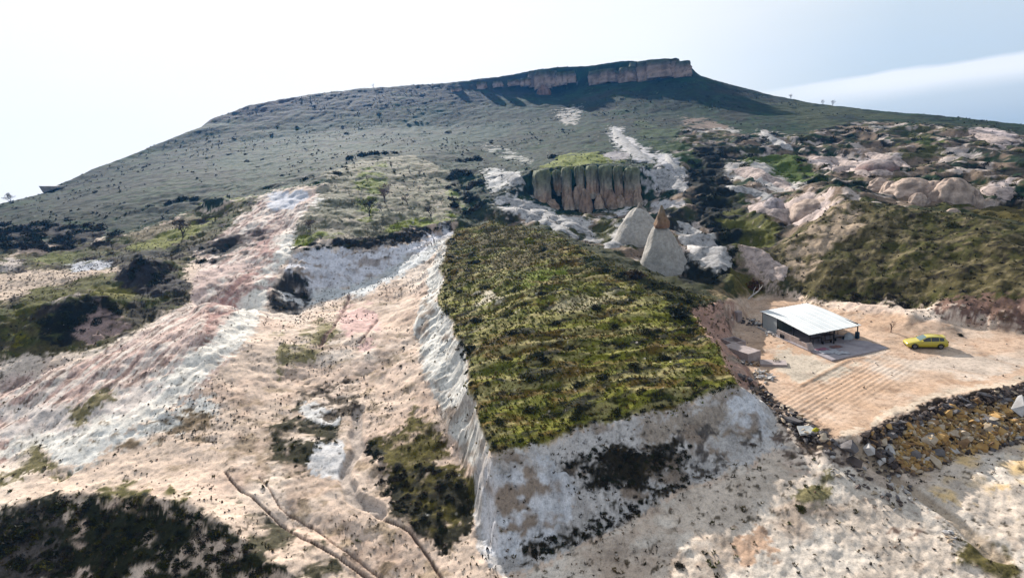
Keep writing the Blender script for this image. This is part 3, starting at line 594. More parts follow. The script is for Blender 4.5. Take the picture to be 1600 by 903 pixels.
# downhill gullies
h += (np.abs(fbm(X_ * 1.0, Y_ * .25, 3.5, 3, 205) - .5)) * .7 * blur(mh, 6, 6) * sstep(60, 140, fR)
h += (fbm(X_ * math.cos(ST[0]) + Y_ * math.sin(ST[0]), (-X_ * math.sin(ST[0]) + Y_ * math.cos(ST[0])) * 4, 5, 5, 206, .6) - .5) * .62 * blur(pk, 5, 5)
h += (fbm(X_, Y_, 1.3, 4, 207, .6) - .5) * .8 * blur(ff, 4, 4) + (fbm(X_ * 2.2, Y_, 1.2, 4, 208, .6) - .5) * .5 * blur(inpoly([(455, 392), (704, 362), (600, 422), (470, 462)], .2), 3, 3)
# rills down the cut banks
for pp_, sx_, sy_ in (([(708, 364), (697, 420), (692, 470), (716, 540), (737, 610), (752, 660), (768, 708), (735, 735), (700, 660), (664, 590), (650, 520), (656, 480), (670, 425), (692, 380)], .35, 1.6), ([(768, 708), (900, 674), (1060, 635), (1162, 606), (1205, 700), (1080, 750), (930, 830), (790, 890), (740, 800)], 1.5, .3), ([(1090, 486), (1118, 474), (1150, 505), (1142, 535), (1185, 602), (1162, 606), (1132, 562)], .5, 1.5), ([(455, 392), (704, 362), (600, 422), (470, 462)], 1.5, .3)):
    mm_ = blur(inpoly(pp_, .5), 3, 3); rl_ = fbm(X_ * sx_, Y_ * sy_, 1.1, 4, 215, .6)
    h -= (1 - np.abs(2 * rl_ - 1)) ** 3 * .22 * mm_; C3[:] *= (1 - (sstep(.55, .7, rl_) * .22 * mm_))[..., None]
    lay(patch(mm_, .3, 1.5, 216, .08), K(176, 158, 142))
# fine clods and ruts on all bare ground
bare = 1 - np.clip(mh + pl + yd + pk * .8, 0, 1)
h += (fbm(X_, Y_, .45, 3, 217, .6) - .5) * .16 * bare + (fbm(X_, Y_, 5, 4, 218, .6) - .5) * .5 * bare * sstep(25, 40, fR)
# terracettes across the plateau
tt = (X_ * -.2 + Y_ * .98 + (fbm(X_, Y_, 10, 3, 209) - .5) * 10)
h += (np.abs(((tt / 3.1) % 1) - .5) * 2) ** 2 * .26 * blur(pl, 4, 4) * sstep(.35, .6, fbm(X_, Y_, 7, 2, 210))
def gully(line, w, depth, warp=.4, col=None):
    d = strokemask(line, w, warp); m = np.clip(1 - d, 0, 1)
    h[:] -= depth * np.minimum(m * 1.8, 1)
    if col is not None: lay(sstep(.05, .4, m) * .85, K(*col))
    return m
gully([(352, 735), (372, 765), (410, 790), (470, 840), (540, 880), (620, 915)], .10, .16, 1.6, (96, 70, 58))
gully([(405, 742), (440, 790), (520, 850), (600, 900)], .07, .10, 1.6, (130, 100, 84))
gully([(580, 800), (640, 830), (670, 870), (700, 930)], .11, .16, 1.6, (92, 68, 60))
gully([(545, 460), (530, 500), (500, 540)], .25, .18, .6, (160, 128, 116)); gully([(590, 500), (560, 535)], .2, .15, .6, (160, 128, 116))
gully([(560, 640), (548, 720), (556, 770), (600, 800)], .6, .35, .6, (212, 196, 184))
gully([(1340, 700), (1420, 755), (1480, 800), (1560, 870)], .5, .25, .6, (206, 184, 160))
# ploughed lines in the yard
o = cast(1215, 650)[2]; e1 = cast(1300, 600)[2]; ux = (e1 - o); ux.z = 0; ux.normalize()
s_ = (X_ - o.x) * -ux.y + (Y_ - o.y) * ux.x; t_ = (X_ - o.x) * ux.x + (Y_ - o.y) * ux.y
fur = inpoly([(1205, 640), (1240, 605), (1300, 578), (1400, 555), (1450, 570), (1360, 610), (1290, 650), (1240, 665)], .4)
fur = blur(fur, 10, 14) * sstep(0, 3, t_ + 2)
h += np.sin(s_ * 2 * math.pi / .40 + (fbm(X_, Y_, 5, 2, 211) - .5) * 2) * .036 * fur
ridge = strokemask([(1252, 602), (1290, 580), (1330, 562), (1350, 560)], .35, .5); h += np.clip(1 - ridge, 0, 1) * .10; lay(sstep(.2, .8, np.clip(1 - ridge, 0, 1)) * .6, K(190, 150, 118))
# wheel tracks round the car and across the yard
for tr, dp in (([(1340, 500), (1380, 488), (1430, 498), (1460, 515)], .05), ([(1330, 520), (1380, 530), (1420, 528)], .05), ([(1480, 575), (1560, 590), (1620, 600)], .05), ([(1500, 545), (1600, 575)], .05)):
    d = strokemask(tr, .22, .4); h -= np.clip(1 - d, 0, 1) * dp; lay(np.clip(1 - d, 0, 1) * .5, K(206, 168, 138))
GZ = H
CZ = GZ

# ---------------------------------------------------------------- sheet meshes
FULLC = np.zeros((NR, NA, 3)); FULLG = np.full((NR, NA), .5)
outc = K(84, 86, 54); FULLC[:] = outc; FULLC[:, :NF] = C3; FULLG[:, :NF] = GR
FULLC[:np.searchsorted(RR, 75), NF:] = sand; FULLC[:9] = sand; FULLC[-10:] = K(74, 84, 54)
def nodes_ground(name, is_rock=False):
    m = bpy.data.materials.new(name); m.use_nodes = True; t = m.node_tree; b = t.nodes['Principled BSDF']
    b.inputs['Roughness'].default_value = .95; b.inputs['Specular IOR Level'].default_value = .12
    at = N(t, 'ShaderNodeAttribute', attribute_name='col'); ag = N(t, 'ShaderNodeAttribute', attribute_name='turf')
    g = N(t, 'ShaderNodeNewGeometry')
    def noi(sc, det=4, ro=.6):
        n = N(t, 'ShaderNodeTexNoise'); n.inputs['Scale'].default_value = sc; n.inputs['Detail'].default_value = det; n.inputs['Roughness'].default_value = ro
        t.links.new(g.outputs['Position'], n.inputs['Vector']); return n.outputs[0]
    a, c, d = noi(.35, 8, .72), noi(2.2, 6, .68), noi(9.0, 4, .65)
    f1 = ramp(t, a, [(.34, .66), (.5, 1.0), (.68, 1.18)]); f2 = ramp(t, c, [(.34, .62), (.46, .98), (.68, 1.16)]); f3 = ramp(t, d, [(.34, .78), (.5, 1.0), (.66, 1.1)])
    f = mth(t, 'MULTIPLY', mth(t, 'MULTIPLY', f1, f2), f3)
    ft = ramp(t, mth(t, 'ADD', mth(t, 'MULTIPLY', c, .5), mth(t, 'MULTIPLY', d, .5)), [(.36, .35), (.5, .9), (.64, 1.6)])
    fac = mth(t, 'ADD', mth(t, 'MULTIPLY', f, mth(t, 'SUBTRACT', 1.0, ag.outputs['Fac'])), mth(t, 'MULTIPLY', mth(t, 'MULTIPLY', ft, f1), ag.outputs['Fac']))
    vm = N(t, 'ShaderNodeVectorMath', operation='SCALE'); t.links.new(at.outputs['Color'], vm.inputs[0]); t.links.new(fac, vm.inputs['Scale'])
    t.links.new(vm.outputs[0], b.inputs['Base Color'])
    bu = N(t, 'ShaderNodeBump'); bu.inputs['Distance'].default_value = .12
    t.links.new(mth(t, 'MULTIPLY', mth(t, 'ADD', ag.outputs['Fac'], .45), .7), bu.inputs['Strength'])
    t.links.new(mth(t, 'ADD', c, mth(t, 'MULTIPLY', d, .6)), bu.inputs['Height']); t.links.new(bu.outputs[0], b.inputs['Normal'])
    return m
MG = nodes_ground('soil and turf')
def mesh_np(name, co, faces_flat, nv, mat, smooth=True, attrs=None):
    me = bpy.data.meshes.new(name); me.vertices.add(len(co)); me.vertices.foreach_set('co', np.ascontiguousarray(co, dtype=np.float32).ravel())
    n = len(faces_flat) // nv; me.loops.add(n * nv); me.loops.foreach_set('vertex_index', np.ascontiguousarray(faces_flat, dtype=np.int32))
    me.polygons.add(n); me.polygons.foreach_set('loop_start', np.arange(0, n * nv, nv, dtype=np.int32))
    try: me.polygons.foreach_set('loop_total', np.full(n, nv, dtype=np.int32))
    except Exception: pass
    if smooth: me.polygons.foreach_set('use_smooth', np.ones(n, bool))
    me.update(calc_edges=True)
    for an, (ty, arr) in (attrs or {}).items():
        a = me.attributes.new(an, ty, 'POINT')
        if ty == 'FLOAT_COLOR': a.data.foreach_set('color', np.concatenate([arr, np.ones((len(arr), 1))], 1).astype(np.float32).ravel())
        else: a.data.foreach_set('value', arr.astype(np.float32))
    if mat: me.materials.append(mat)
    return me
def link(name, me, parent=None, **kw):
    o = bpy.data.objects.new(name, me); COL.objects.link(o)
    if parent: o.parent = parent
    for k, v in kw.items(): o[k] = v
    return o
idx = np.arange(NR * NA).reshape(NR, NA)
nxt = np.roll(idx, -1, axis=1)
quads = np.stack([idx[:-1], idx[1:], nxt[1:], nxt[:-1]], -1)      # (NR-1, NA, 4)
lab = np.zeros((NR - 1, NA), int)
def region(poly, k, w=.2): lab[:, :NF][inpoly(poly, w)[:-1] > .5] = k
region(HILL, 1, .6); region(PLAT, 2, .22)
region([(453, 384), (470, 345), (490, 300), (520, 268), (570, 248), (650, 244), (700, 270), (725, 320), (708, 347), (620, 363), (500, 382)], 3, .5)
lab[:, :NF][yd[:-1] > .5] = 4
lab[-10:] = 1
co_all = np.stack([GX, GY, GZ], -1).reshape(-1, 3) * SCALE; c_all = FULLC.reshape(-1, 3); g_all = FULLG.ravel()
for k, nm in enumerate(('ground', 'hill', 'grassy_plateau', 'orchard_terrace', 'dirt_yard')):
    q4 = quads[lab == k]
    u, inv = np.unique(q4.ravel(), return_inverse=True)
    me = mesh_np(nm, co_all[u], inv, 4, MG, True, {'col': ('FLOAT_COLOR', c_all[u]), 'turf': ('FLOAT', g_all[u])})
    link(nm, me, kind='structure')
# ================================================================ things
def gz(x, y): return zat1(x / SCALE, y / SCALE) * SCALE
def gp(px, py):
    for k in range(12):
        v = cast(px, py + k)[2]
        if v is not None: return Vector((v.x, v.y, v.z)) * SCALE
def at_r(px, py, r):                                            # point seen at a pixel, at survey range r
    az, s = ray(px, py); return Vector((r * math.sin(az), r * math.cos(az), CAMZ + s * r)) * SCALE
def mpp(p): return math.sqrt(p.x ** 2 + p.y ** 2 + (p.z - CAMZ * SCALE) ** 2) / FOC          # metres per photo pixel
MATS = {}
def mat(name, col, rough=.8, col2=None, sc=3.0, spec=.3, metal=0.0, bump=0.0, stops=(.35, .65), objc=True, coat=0, vcol=None):
    if name in MATS: return MATS[name]
    m = bpy.data.materials.new(name); m.use_nodes = True; t = m.node_tree; b = t.nodes['Principled BSDF']
    b.inputs['Roughness'].default_value = rough; b.inputs['Specular IOR Level'].default_value = spec; b.inputs['Metallic'].default_value = metal
    if coat: b.inputs['Coat Weight'].default_value = coat
    c2 = col2 if col2 is not None else tuple(np.array(col) * .72)
    if objc: vec = N(t, 'ShaderNodeTexCoord').outputs['Object']
    else: vec = N(t, 'ShaderNodeNewGeometry').outputs['Position']
    n = N(t, 'ShaderNodeTexNoise'); n.inputs['Scale'].default_value = sc; n.inputs['Detail'].default_value = 5; n.inputs['Roughness'].default_value = .6
    t.links.new(vec, n.inputs['Vector'])
    f = ramp(t, n.outputs[0], [(stops[0], 0.0), (stops[1], 1.0)])
    c = mixc(t, f, tuple(float(x) for x in c2), tuple(float(x) for x in col))
    t.links.new(c, b.inputs['Base Color'])
    if bump:
        bu = N(t, 'ShaderNodeBump'); bu.inputs['Distance'].default_value = bump; bu.inputs['Strength'].default_value = .8
        t.links.new(n.outputs[0], bu.inputs['Height']); t.links.new(bu.outputs[0], b.inputs['Normal'])
    MATS[name] = m; return m
def vmat(name, rough=.9, bump=.08, sc=4.0):                      # colour from the mesh's own 'col' attribute, plus grain
    if name in MATS: return MATS[name]
    m = bpy.data.materials.new(name); m.use_nodes = True; t = m.node_tree; b = t.nodes['Principled BSDF']
    b.inputs['Roughness'].default_value = rough; b.inputs['Specular IOR Level'].default_value = .15
    at = N(t, 'ShaderNodeAttribute', attribute_name='col'); g = N(t, 'ShaderNodeNewGeometry')
    n = N(t, 'ShaderNodeTexNoise'); n.inputs['Scale'].default_value = sc; n.inputs['Detail'].default_value = 5; n.inputs['Roughness'].default_value = .65
    t.links.new(g.outputs['Position'], n.inputs['Vector'])
    vm = N(t, 'ShaderNodeVectorMath', operation='SCALE'); t.links.new(at.outputs['Color'], vm.inputs[0]); t.links.new(ramp(t, n.outputs[0], [(.3, .7), (.7, 1.2)]), vm.inputs['Scale'])
    t.links.new(vm.outputs[0], b.inputs['Base Color'])
    bu = N(t, 'ShaderNodeBump'); bu.inputs['Distance'].default_value = bump; bu.inputs['Strength'].default_value = .8
    t.links.new(n.outputs[0], bu.inputs['Height']); t.links.new(bu.outputs[0], b.inputs['Normal'])
    MATS[name] = m; return m
class MB:
    def __init__(s): s.v = []; s.f = []
    def add(s, v, f): b = len(s.v); s.v += [tuple(p) for p in v]; s.f += [tuple(i + b for i in q) for q in f]; return s
    def box(s, x0, x1, y0, y1, z0, z1, M=None):
        v = [Vector(p) for p in ((x0, y0, z0), (x1, y0, z0), (x1, y1, z0), (x0, y1, z0), (x0, y0, z1), (x1, y0, z1), (x1, y1, z1), (x0, y1, z1))]
        if M: v = [M @ p for p in v]
        return s.add(v, [(0, 3, 2, 1), (4, 5, 6, 7), (0, 1, 5, 4), (1, 2, 6, 5), (2, 3, 7, 6), (3, 0, 4, 7)])
    def tube(s, pts, rad, n=6, cap=True):
        pts = [Vector(p) for p in pts]; b = len(s.v); rad = rad if isinstance(rad, (list, tuple)) else [rad] * len(pts)
        for i, p in enumerate(pts):
            d = (pts[min(i + 1, len(pts) - 1)] - pts[max(i - 1, 0)]).normalized()
            a = d.orthogonal().normalized(); c = d.cross(a)
            for k in range(n):
                t = 2 * math.pi * k / n; s.v.append(tuple(p + (a * math.cos(t) + c * math.sin(t)) * rad[i]))
        for i in range(len(pts) - 1):
            for k in range(n): s.f.append((b + i * n + k, b + i * n + (k + 1) % n, b + (i + 1) * n + (k + 1) % n, b + (i + 1) * n + k))
        if cap: s.f.append(tuple(b + k for k in range(n))[::-1]); s.f.append(tuple(b + (len(pts) - 1) * n + k for k in range(n)))
        return s
    def build(s, name, m, parent=None, smooth=False, **kw):
        me = bpy.data.meshes.new(name); me.from_pydata(s.v, [], s.f); me.update()
        if smooth: me.polygons.foreach_set('use_smooth', [True] * len(me.polygons))
        if m: me.materials.append(m)
        return link(name, me, parent, **kw)
def empty(name, loc, label, cat, rz=0, group=None):
    o = bpy.data.objects.new(name, None); COL.objects.link(o); o.location = loc; o.rotation_euler = (0, 0, rz); o.empty_display_size = .3
    o['label'] = label; o['category'] = cat
    if group: o['group'] = group
    return o
def tag(o, label, cat, group=None):
    o['label'] = label; o['category'] = cat
    if group: o['group'] = group
    return o

# ---- rock pillars (cliffs): a ring loft with bulges, joints and a weathered cap, coloured by its own beds
def rocky(name, W, Dp, Hh, seed, prof, beds, parent=None, nseg=28, nrow=22, rough=.10, flute=.08, capn=.0, lean=(0, 0), squar=2.6, mname='bedded rock'):
    r_ = np.random.RandomState(seed); ph = r_.rand(8) * 6.28
    th = np.linspace(0, 2 * math.pi, nseg, endpoint=False); zz_ = np.linspace(0, 1, nrow)
    T, Z = np.meshgrid(th, zz_)
    ra = 1 / (np.abs(np.cos(T)) ** squar + np.abs(np.sin(T)) ** squar) ** (1 / squar)
    pr = np.interp(Z, [p[0] for p in prof], [p[1] for p in prof])
    fl = 1 + flute * (np.sin(5 * T + ph[0] + Z * 1.2) * .5 + np.sin(9 * T + ph[1] - Z) * .5) * np.clip(1.3 - Z, .3, 1)
    nz_ = fbm(T * 1.5 + seed * 3.1 + np.cos(T) * 2, Z * 3.5 + ph[2], 1.0, 4, seed) - .5
    nz2 = fbm(np.cos(T) * 2 + seed, np.sin(T) * 2 + Z * 7, .8, 3, seed + 5) - .5
    q = ra * pr * fl * (1 + nz_ * rough * 3 + nz2 * rough * 2)
    Xp = q * np.cos(T) * W / 2 + lean[0] * Z * Hh; Yp = q * np.sin(T) * Dp / 2 + lean[1] * Z * Hh; Zp = Z * Hh + nz_ * .05 * Hh * (Z > .5)
    co = np.stack([Xp, Yp, Zp], -1).reshape(-1, 3); co = np.vstack([co, [[lean[0] * Hh, lean[1] * Hh, Hh * (1 + .02)]]])
    i = np.arange(nrow * nseg).reshape(nrow, nseg); j = np.roll(i, -1, 1)
    qd = np.stack([i[:-1], j[:-1], j[1:], i[1:]], -1).reshape(-1, 4)
    faces = [tuple(a) for a in qd] + [(int(i[-1, k]), int(i[-1, (k + 1) % nseg]), nrow * nseg) for k in range(nseg)]
    me = bpy.data.meshes.new(name); me.from_pydata([tuple(p) for p in co], [], faces); me.update()
    me.polygons.foreach_set('use_smooth', [True] * len(me.polygons))
    zb = np.clip(co[:, 2] / Hh + (fbm(co[:, 0], co[:, 2] * .6 + co[:, 1], .22 * W + .3, 3, seed + 9) - .5) * .28, 0, 1)
    c = np.stack([np.interp(zb, [b[0] for b in beds], [K(*b[1])[k] for b in beds]) for k in range(3)], -1)
    stain = sstep(.5, .68, fbm(co[:, 0] * 2.2 + seed, co[:, 2] * .35 + co[:, 1], .6 + .08 * W, 3, seed + 13))[:, None]
    c = c * (1 - stain * (.5 if mname == 'bedded rock' else .12))
    a = me.attributes.new('col', 'FLOAT_COLOR', 'POINT'); a.data.foreach_set('color', np.concatenate([c, np.ones((len(c), 1))], 1).astype(np.float32).ravel())
    me.materials.append(vmat(mname, .92, .35, 1.6))
    return link(name, me, parent)
PROF_COL = [(0, 1.06), (.25, .98), (.5, .9), (.7, .96), (.82, 1.06), (.93, 1.02), (1, .78)]
BED_BLOCK = [(0, (240, 228, 210)), (.16, (242, 228, 208)), (.24, (226, 188, 160)), (.4, (214, 184, 160)), (.52, (206, 194, 176)), (.62, (176, 172, 156)), (.8, (150, 152, 128)), (1, (136, 144, 108))]

def column(px0, px1, pt, pb, r, seed, name='column', parent=None, dep=1.3, prof=PROF_COL, beds=BED_BLOCK, sink=1.2, origin=None, **kw):
    b = at_r((px0 + px1) / 2, pb, r); t = at_r((px0 + px1) / 2, pt, r); w = (px1 - px0) * mpp(b) * kw.pop('slim', 1.0) * (.85 + .3 * ((seed * 37) % 10) / 10)
    o = rocky(name, w, w * dep, t.z - b.z + sink, seed, prof, beds, parent, **kw)
    o.location = Vector((b.x, b.y, b.z - sink)) - (origin if origin is not None else Vector())
    o.rotation_euler = (0, 0, -math.atan2(b.x, b.y) + random.uniform(-.2, .2)); return o
org = at_r(915, 330, 115); org.z = gz(org.x, org.y)
blk = empty('rock_cliff', org, 'block of tall jointed rock columns with green mossy top standing in the ravine', 'cliff')
for i, (a, b, t, bt, r) in enumerate(((832, 868, 266, 331, 114), (866, 878, 266, 300, 118), (879, 896, 262, 318, 115), (899, 917, 260, 312, 116), (917, 936, 259, 304, 115.5), (937, 959, 259, 320, 115), (960, 976, 260, 314, 116), (977, 1000, 262, 314, 116.5), (905, 927, 296, 346, 111.5), (946, 966, 296, 328, 112.5), (974, 994, 298, 320, 113.5))):
    column(a, b, t, bt, r, 300 + i, parent=blk, origin=org, rough=.15, slim=.9, beds=BED_BLOCK if i < 8 else [(0, (196, 184, 168)), (.6, (188, 156, 134)), (1, (160, 138, 118))], prof=PROF_COL if i < 8 else [(0, 1.1), (.4, 1.0), (.75, .8), (1, .35)], squar=2.6 if i < 8 else 2.2, flute=.16)
for i, (a, b, t, bt, r) in enumerate(((834, 856, 306, 333, 112.6), (852, 874, 312, 334, 112.2), (880, 898, 306, 326, 112.8), (928, 946, 304, 328, 112.6), (962, 978, 306, 324, 113.2), (896, 908, 292, 322, 113.6), (986, 1004, 296, 318, 114.2))): column(a, b, t, bt, r, 620 + i, name='ledge', parent=blk, origin=org, beds=[(0, (226, 214, 196)), (.6, (214, 184, 162)), (1, (190, 166, 144))], prof=[(0, 1.15), (.35, 1.0), (.7, .8), (1, .4)], squar=2.6, flute=.1, rough=.16, nseg=20, nrow=14)
MB_ = column(822, 850, 305, 330, 113, 320, name='leaning_rock', dep=1.4, beds=[(0, (176, 170, 164)), (1, (186, 180, 172))], prof=[(0, 1.1), (.5, .95), (1, .4)], lean=(-.2, 0))
tag(MB_, 'grey rounded rock shoulder at the left foot of the columned cliff', 'rock')
# fairy chimneys
tuff = [(0, (186, 180, 172)), (.4, (204, 198, 190)), (1, (216, 208, 198))]
def chimney(px0, px1, pt, pb, r, seed, label, caps, prof, **kw):
    b = at_r((px0 + px1) / 2, pb, r); e = empty('fairy_chimney', b, label, 'rock formation')
    t = at_r((px0 + px1) / 2, pt, r); w = (px1 - px0) * mpp(b)
    o = rocky('body', w, w * 1.05, t.z - b.z + 2, seed, prof, tuff, e, nseg=40, nrow=34, rough=.055, flute=.02, mname='smooth tuff', **kw); o.location = (0, 0, -2)
    for cx0, cx1, ct, cb, dr, bd in caps:
        cb_ = at_r((cx0 + cx1) / 2, cb, r + dr); ct_ = at_r((cx0 + cx1) / 2, ct, r + dr); cw = (cx1 - cx0) * mpp(cb_)
        c = rocky('cap_rock', cw, cw, ct_.z - cb_.z + .6, seed + 3, [(0, 1.0), (.15, 1.1), (.35, .85), (.65, .5), (1, .1)], bd, e, rough=.14)
        c.location = cb_ - b - Vector((0, 0, .6))
    return e
redcap = [(0, (184, 142, 112)), (.3, (172, 138, 108)), (1, (156, 142, 118))]
chimney(1002, 1078, 351, 430, 75, 340, 'nearest pale stone cone with a sharp reddish cap, beside the plateau', [(1024, 1045, 321, 351, -.6, redcap)],
        [(0, 1.22), (.12, 1.1), (.35, .90), (.6, .66), (.82, .44), (.94, .30), (1, .16)], lean=(-.07, 0), squar=2.3)
chimney(962, 1036, 325, 392, 86, 350, 'broad pale stone dome with a small grey point, behind the sharper cone', [(990, 1012, 317, 336, 0.0, [(0, (190, 180, 170)), (1, (160, 150, 138))])],
        [(0, 1.22), (.15, 1.15), (.4, 1.0), (.65, .78), (.85, .5), (.95, .3), (1, .14)], squar=2.2)
# long bare ribs of pale rock running down between the gullies
def rib(line, wm, hm, col, label, seed):
    q = [gp(*p) for p in dens(line, False, 4)]; q = [p for p in q if p is not None]; n = len(q); r_ = np.random.RandomState(seed); m = MB(); k = 11
    for i, p in enumerate(q):
        d = (q[min(i + 1, n - 1)] - q[max(i - 1, 0)]); d.z = 0
        d = d.normalized() if d.length > 1e-6 else Vector((1, 0, 0)); sd = Vector((-d.y, d.x, 0)); t = i / max(n - 1, 1); tp = min(1, 5 * t, 5 * (1 - t)) ** .6 * (.75 + .5 * float(fbm(np.array([i * .3]), np.array([seed * 3.3]), 1, 3, seed)[0]))
        for j in range(k):
            a = -1 + 2 * j / (k - 1); w = wm * tp * (1 + .25 * r_.normal() * .3); x = p + sd * a * w
            m.v.append((x.x, x.y, gz(x.x, x.y) - .5 + (hm * .6 * tp + .5) * max(0, 1 - a * a) ** .6 * (.94 + .1 * r_.rand())))
    m.f = [(i * k + j, i * k + j + 1, (i + 1) * k + j + 1, (i + 1) * k + j) for i in range(n - 1) for j in range(k - 1)]
    o = m.build('rock_rib', mat('pale rib rock %d' % col[2], K(*col) * 1.02, .95, K(*[c * .72 for c in col]), .9, stops=(.38, .58), bump=.3, objc=False), None, True); return tag(o, label, 'rock')
GREY_, PINK_ = (206, 202, 200), (222, 200, 190)
for i, a in enumerate((
    ([(778, 308), (820, 322), (870, 342), (930, 368)], 3.2, 1.2, GREY_, 'long pale rib of bare rock below the left foot of the columned cliff'),
    ([(800, 322), (850, 346), (905, 372)], 1.6, .8, GREY_, 'thin pale rib just below the longer rib left of the stone dome'),
    ([(757, 280), (790, 272), (822, 288)], 3.0, .8, GREY_, 'short pale rock rib left of the columned cliff'),
    ([(1056, 345), (1090, 366), (1125, 388)], 1.5, .9, GREY_, 'upper pale rib running down right of the sharp cone'),
    ([(1060, 368), (1090, 385), (1115, 400), (1133, 424)], 3.0, 1.0, GREY_, 'broad pale rib running down right of the sharp cone to the ravine'),
    ([(992, 345), (970, 372), (948, 390)], 2.4, 1.0, GREY_, 'pale rock apron left of the stone dome'),
    ([(958, 200), (970, 218), (995, 240), (1025, 256)], 3.2, .8, GREY_, 'pale eroded rib on the slope above the columned cliff'),
    ([(1022, 268), (1045, 285), (1072, 298)], 3.4, 1.0, GREY_, 'pale rock rib right of the columned cliff'),
    ([(1040, 240), (1056, 262), (1070, 280)], 1.8, .8, GREY_, 'small pale rib at the head of the ravine'),
    ([(1140, 265), (1185, 272), (1240, 298)], 3.0, 1.0, PINK_, 'pale rib left of the green hollow in the badlands'),
    ([(1130, 290), (1175, 300), (1210, 312)], 1.8, .8, GREY_, 'lower pale rib under the one left of the green hollow'),
    ([(1262, 246), (1300, 250), (1345, 262), (1395, 274)], 4.2, 1.6, PINK_, 'large smooth pinkish white rib in the middle of the badlands'),
    ([(1300, 268), (1330, 262), (1360, 276)], 2.4, 1.2, PINK_, 'pinkish spur under the large smooth rib'),
    ([(1350, 240), (1390, 250), (1425, 264)], 2.4, 1.0, PINK_, 'pale rib right behind the large smooth pinkish one'),
    ([(1512, 204), (1550, 214), (1580, 226)], 5.5, 1.0, PINK_, 'smooth pink slope of bare rock near the right skyline'),
    ([(1188, 204), (1215, 222), (1240, 236)], 2.0, .8, GREY_, 'pale rib highest in the badlands below the flank'),
    ([(1168, 322), (1210, 330), (1250, 342)], 2.4, 1.0, PINK_, 'pink rib running down from the grey knob'),
    ([(1158, 382), (1190, 402), (1225, 440)], 2.2, .8, PINK_, 'pinkish rib running down towards the yard behind the shed'),
    ([(1535, 292), (1565, 300), (1590, 304)], 3.0, .9, PINK_, 'pale pink rib at the right edge behind the boulders'))): rib(*a, 500 + i)
# mesa cliff: separate rock bluffs along the rim
BED_MESA = [(0, (190, 168, 156)), (.35, (220, 190, 174)), (.6, (190, 166, 154)), (.78, (120, 116, 100)), (1, (76, 92, 60))]
PM = [(0, 1.02), (.4, 1.0), (.8, .98), (1, .9)]
for (x0, x1, lab_, cols) in (
    (1000, 1078, 'highest reddish rock bluff at the right end of the mesa top', ((1000, 1024, 95, 125, 279.5), (1018, 1044, 92, 122, 278.5), (1038, 1062, 90, 121, 278), (1056, 1077, 91, 119, 277.5))),
    (925, 1002, 'line of low brown rock bluffs left of the highest bluff on the mesa', ((925, 944, 110, 130, 283), (940, 962, 106, 129, 282), (958, 974, 108, 128, 281.5), (970, 992, 100, 127, 281), (988, 1004, 97, 123, 281))),
    (830, 896, 'dark jointed rock bluff on the middle of the mesa rim', ((830, 846, 110, 134, 288), (842, 858, 108, 140, 285.5), (854, 872, 108, 136, 285), (868, 884, 108, 132, 285), (880, 898, 112, 128, 285))),
    (700, 830, 'broken row of small rocks along the mesa rim, left of the bluffs', ((747, 759, 128, 138, 290), (774, 784, 125, 137, 289.5), (800, 811, 121, 134, 289), (816, 829, 117, 133, 288.5), (710, 719, 136, 143, 290)))):
    o0 = at_r((x0 + x1) / 2, 125, 280); e = empty('rock_bluff', o0, lab_, 'cliff')
    for i, (a, b, t, bt, r) in enumerate(cols):
        column(a - 2 - (i * 7 % 3) * 2, b + 2, t + 1 + (i * 5 % 4) * 1.5, bt - 1 - (i * 3 % 4), r - (i % 2) * 1.5, 360 + i * 3 + x0 % 17, name='rock', parent=e, origin=o0, beds=BED_MESA, prof=PM, squar=3.4, dep=.8, nseg=26, nrow=18, rough=.12, flute=.12, sink=2)
o = column(838, 862, 133, 148, 281, 379, name='rock', dep=.9, beds=[(0, (170, 132, 112)), (1, (150, 116, 100))], prof=[(0, 1), (.5, .8), (1, .3)]); tag(o, 'reddish outcrop just below the dark bluff of the mesa', 'rock')
# pink boulders behind the near slope
PK = [(0, (214, 190, 174)), (.5, (232, 208, 192)), (1, (224, 198, 180))]; DOME = [(0, 1.05), (.3, 1.05), (.6, .95), (.85, .7), (1, .3)]
for i, (a, b, t, bt, r, l) in enumerate((
    (1376, 1402, 284, 314, 104, 'small cream boulder, leftmost of the pink boulders behind the slope'),
    (1394, 1448, 279, 316, 103, 'large cracked pinkish boulder, second from left in the boulder group'),
    (1422, 1446, 302, 324, 98, 'small rounded boulder in front of the large cracked pink one'),
    (1438, 1476, 283, 322, 102, 'pale pink boulder third from left in the boulder group'),
    (1462, 1508, 279, 330, 101, 'tallest pale boulder near the right end of the boulder group'),
    (1494, 1526, 292, 328, 101.5, 'low pale boulder at the right end of the boulder group'),
    (1476, 1500, 326, 340, 93, 'small pale stone dome on the crest of the near slope'),
    (1363, 1384, 278, 292, 110, 'small brown knob of rock left above the pink boulders'))):
    o = column(a, b, t, bt, r, 400 + i, name='boulder', dep=1.0, beds=PK, prof=DOME, squar=2.6, flute=.13, rough=.17, nseg=36, nrow=24, sink=2.0); tag(o, l, 'boulder')
for i, (a, b, t, bt, r, l, bd) in enumerate((
    (1190, 1226, 310, 330, 99, 'smooth grey knob at the left end of the pink ridge', [(0, (196, 184, 184)), (1, (206, 194, 196))]),
    (1240, 1290, 312, 336, 96, 'pink rounded hump in the middle of the bare ridge', PK),
    (1268, 1330, 306, 334, 97, 'pink rounded hump at the right end of the bare ridge', PK),
    (1335, 1400, 250, 280, 124, 'dark red undercut ledge below the white slope', [(0, (120, 90, 84)), (.6, (160, 126, 118)), (1, (216, 198, 192))]))):
    o = column(a, b, t, bt, r, 420 + i, name='rock_hump', dep=1.2, beds=bd, prof=DOME, squar=2.1, flute=.05, rough=.05, nseg=30, nrow=20, sink=1.5); tag(o, l, 'rock')
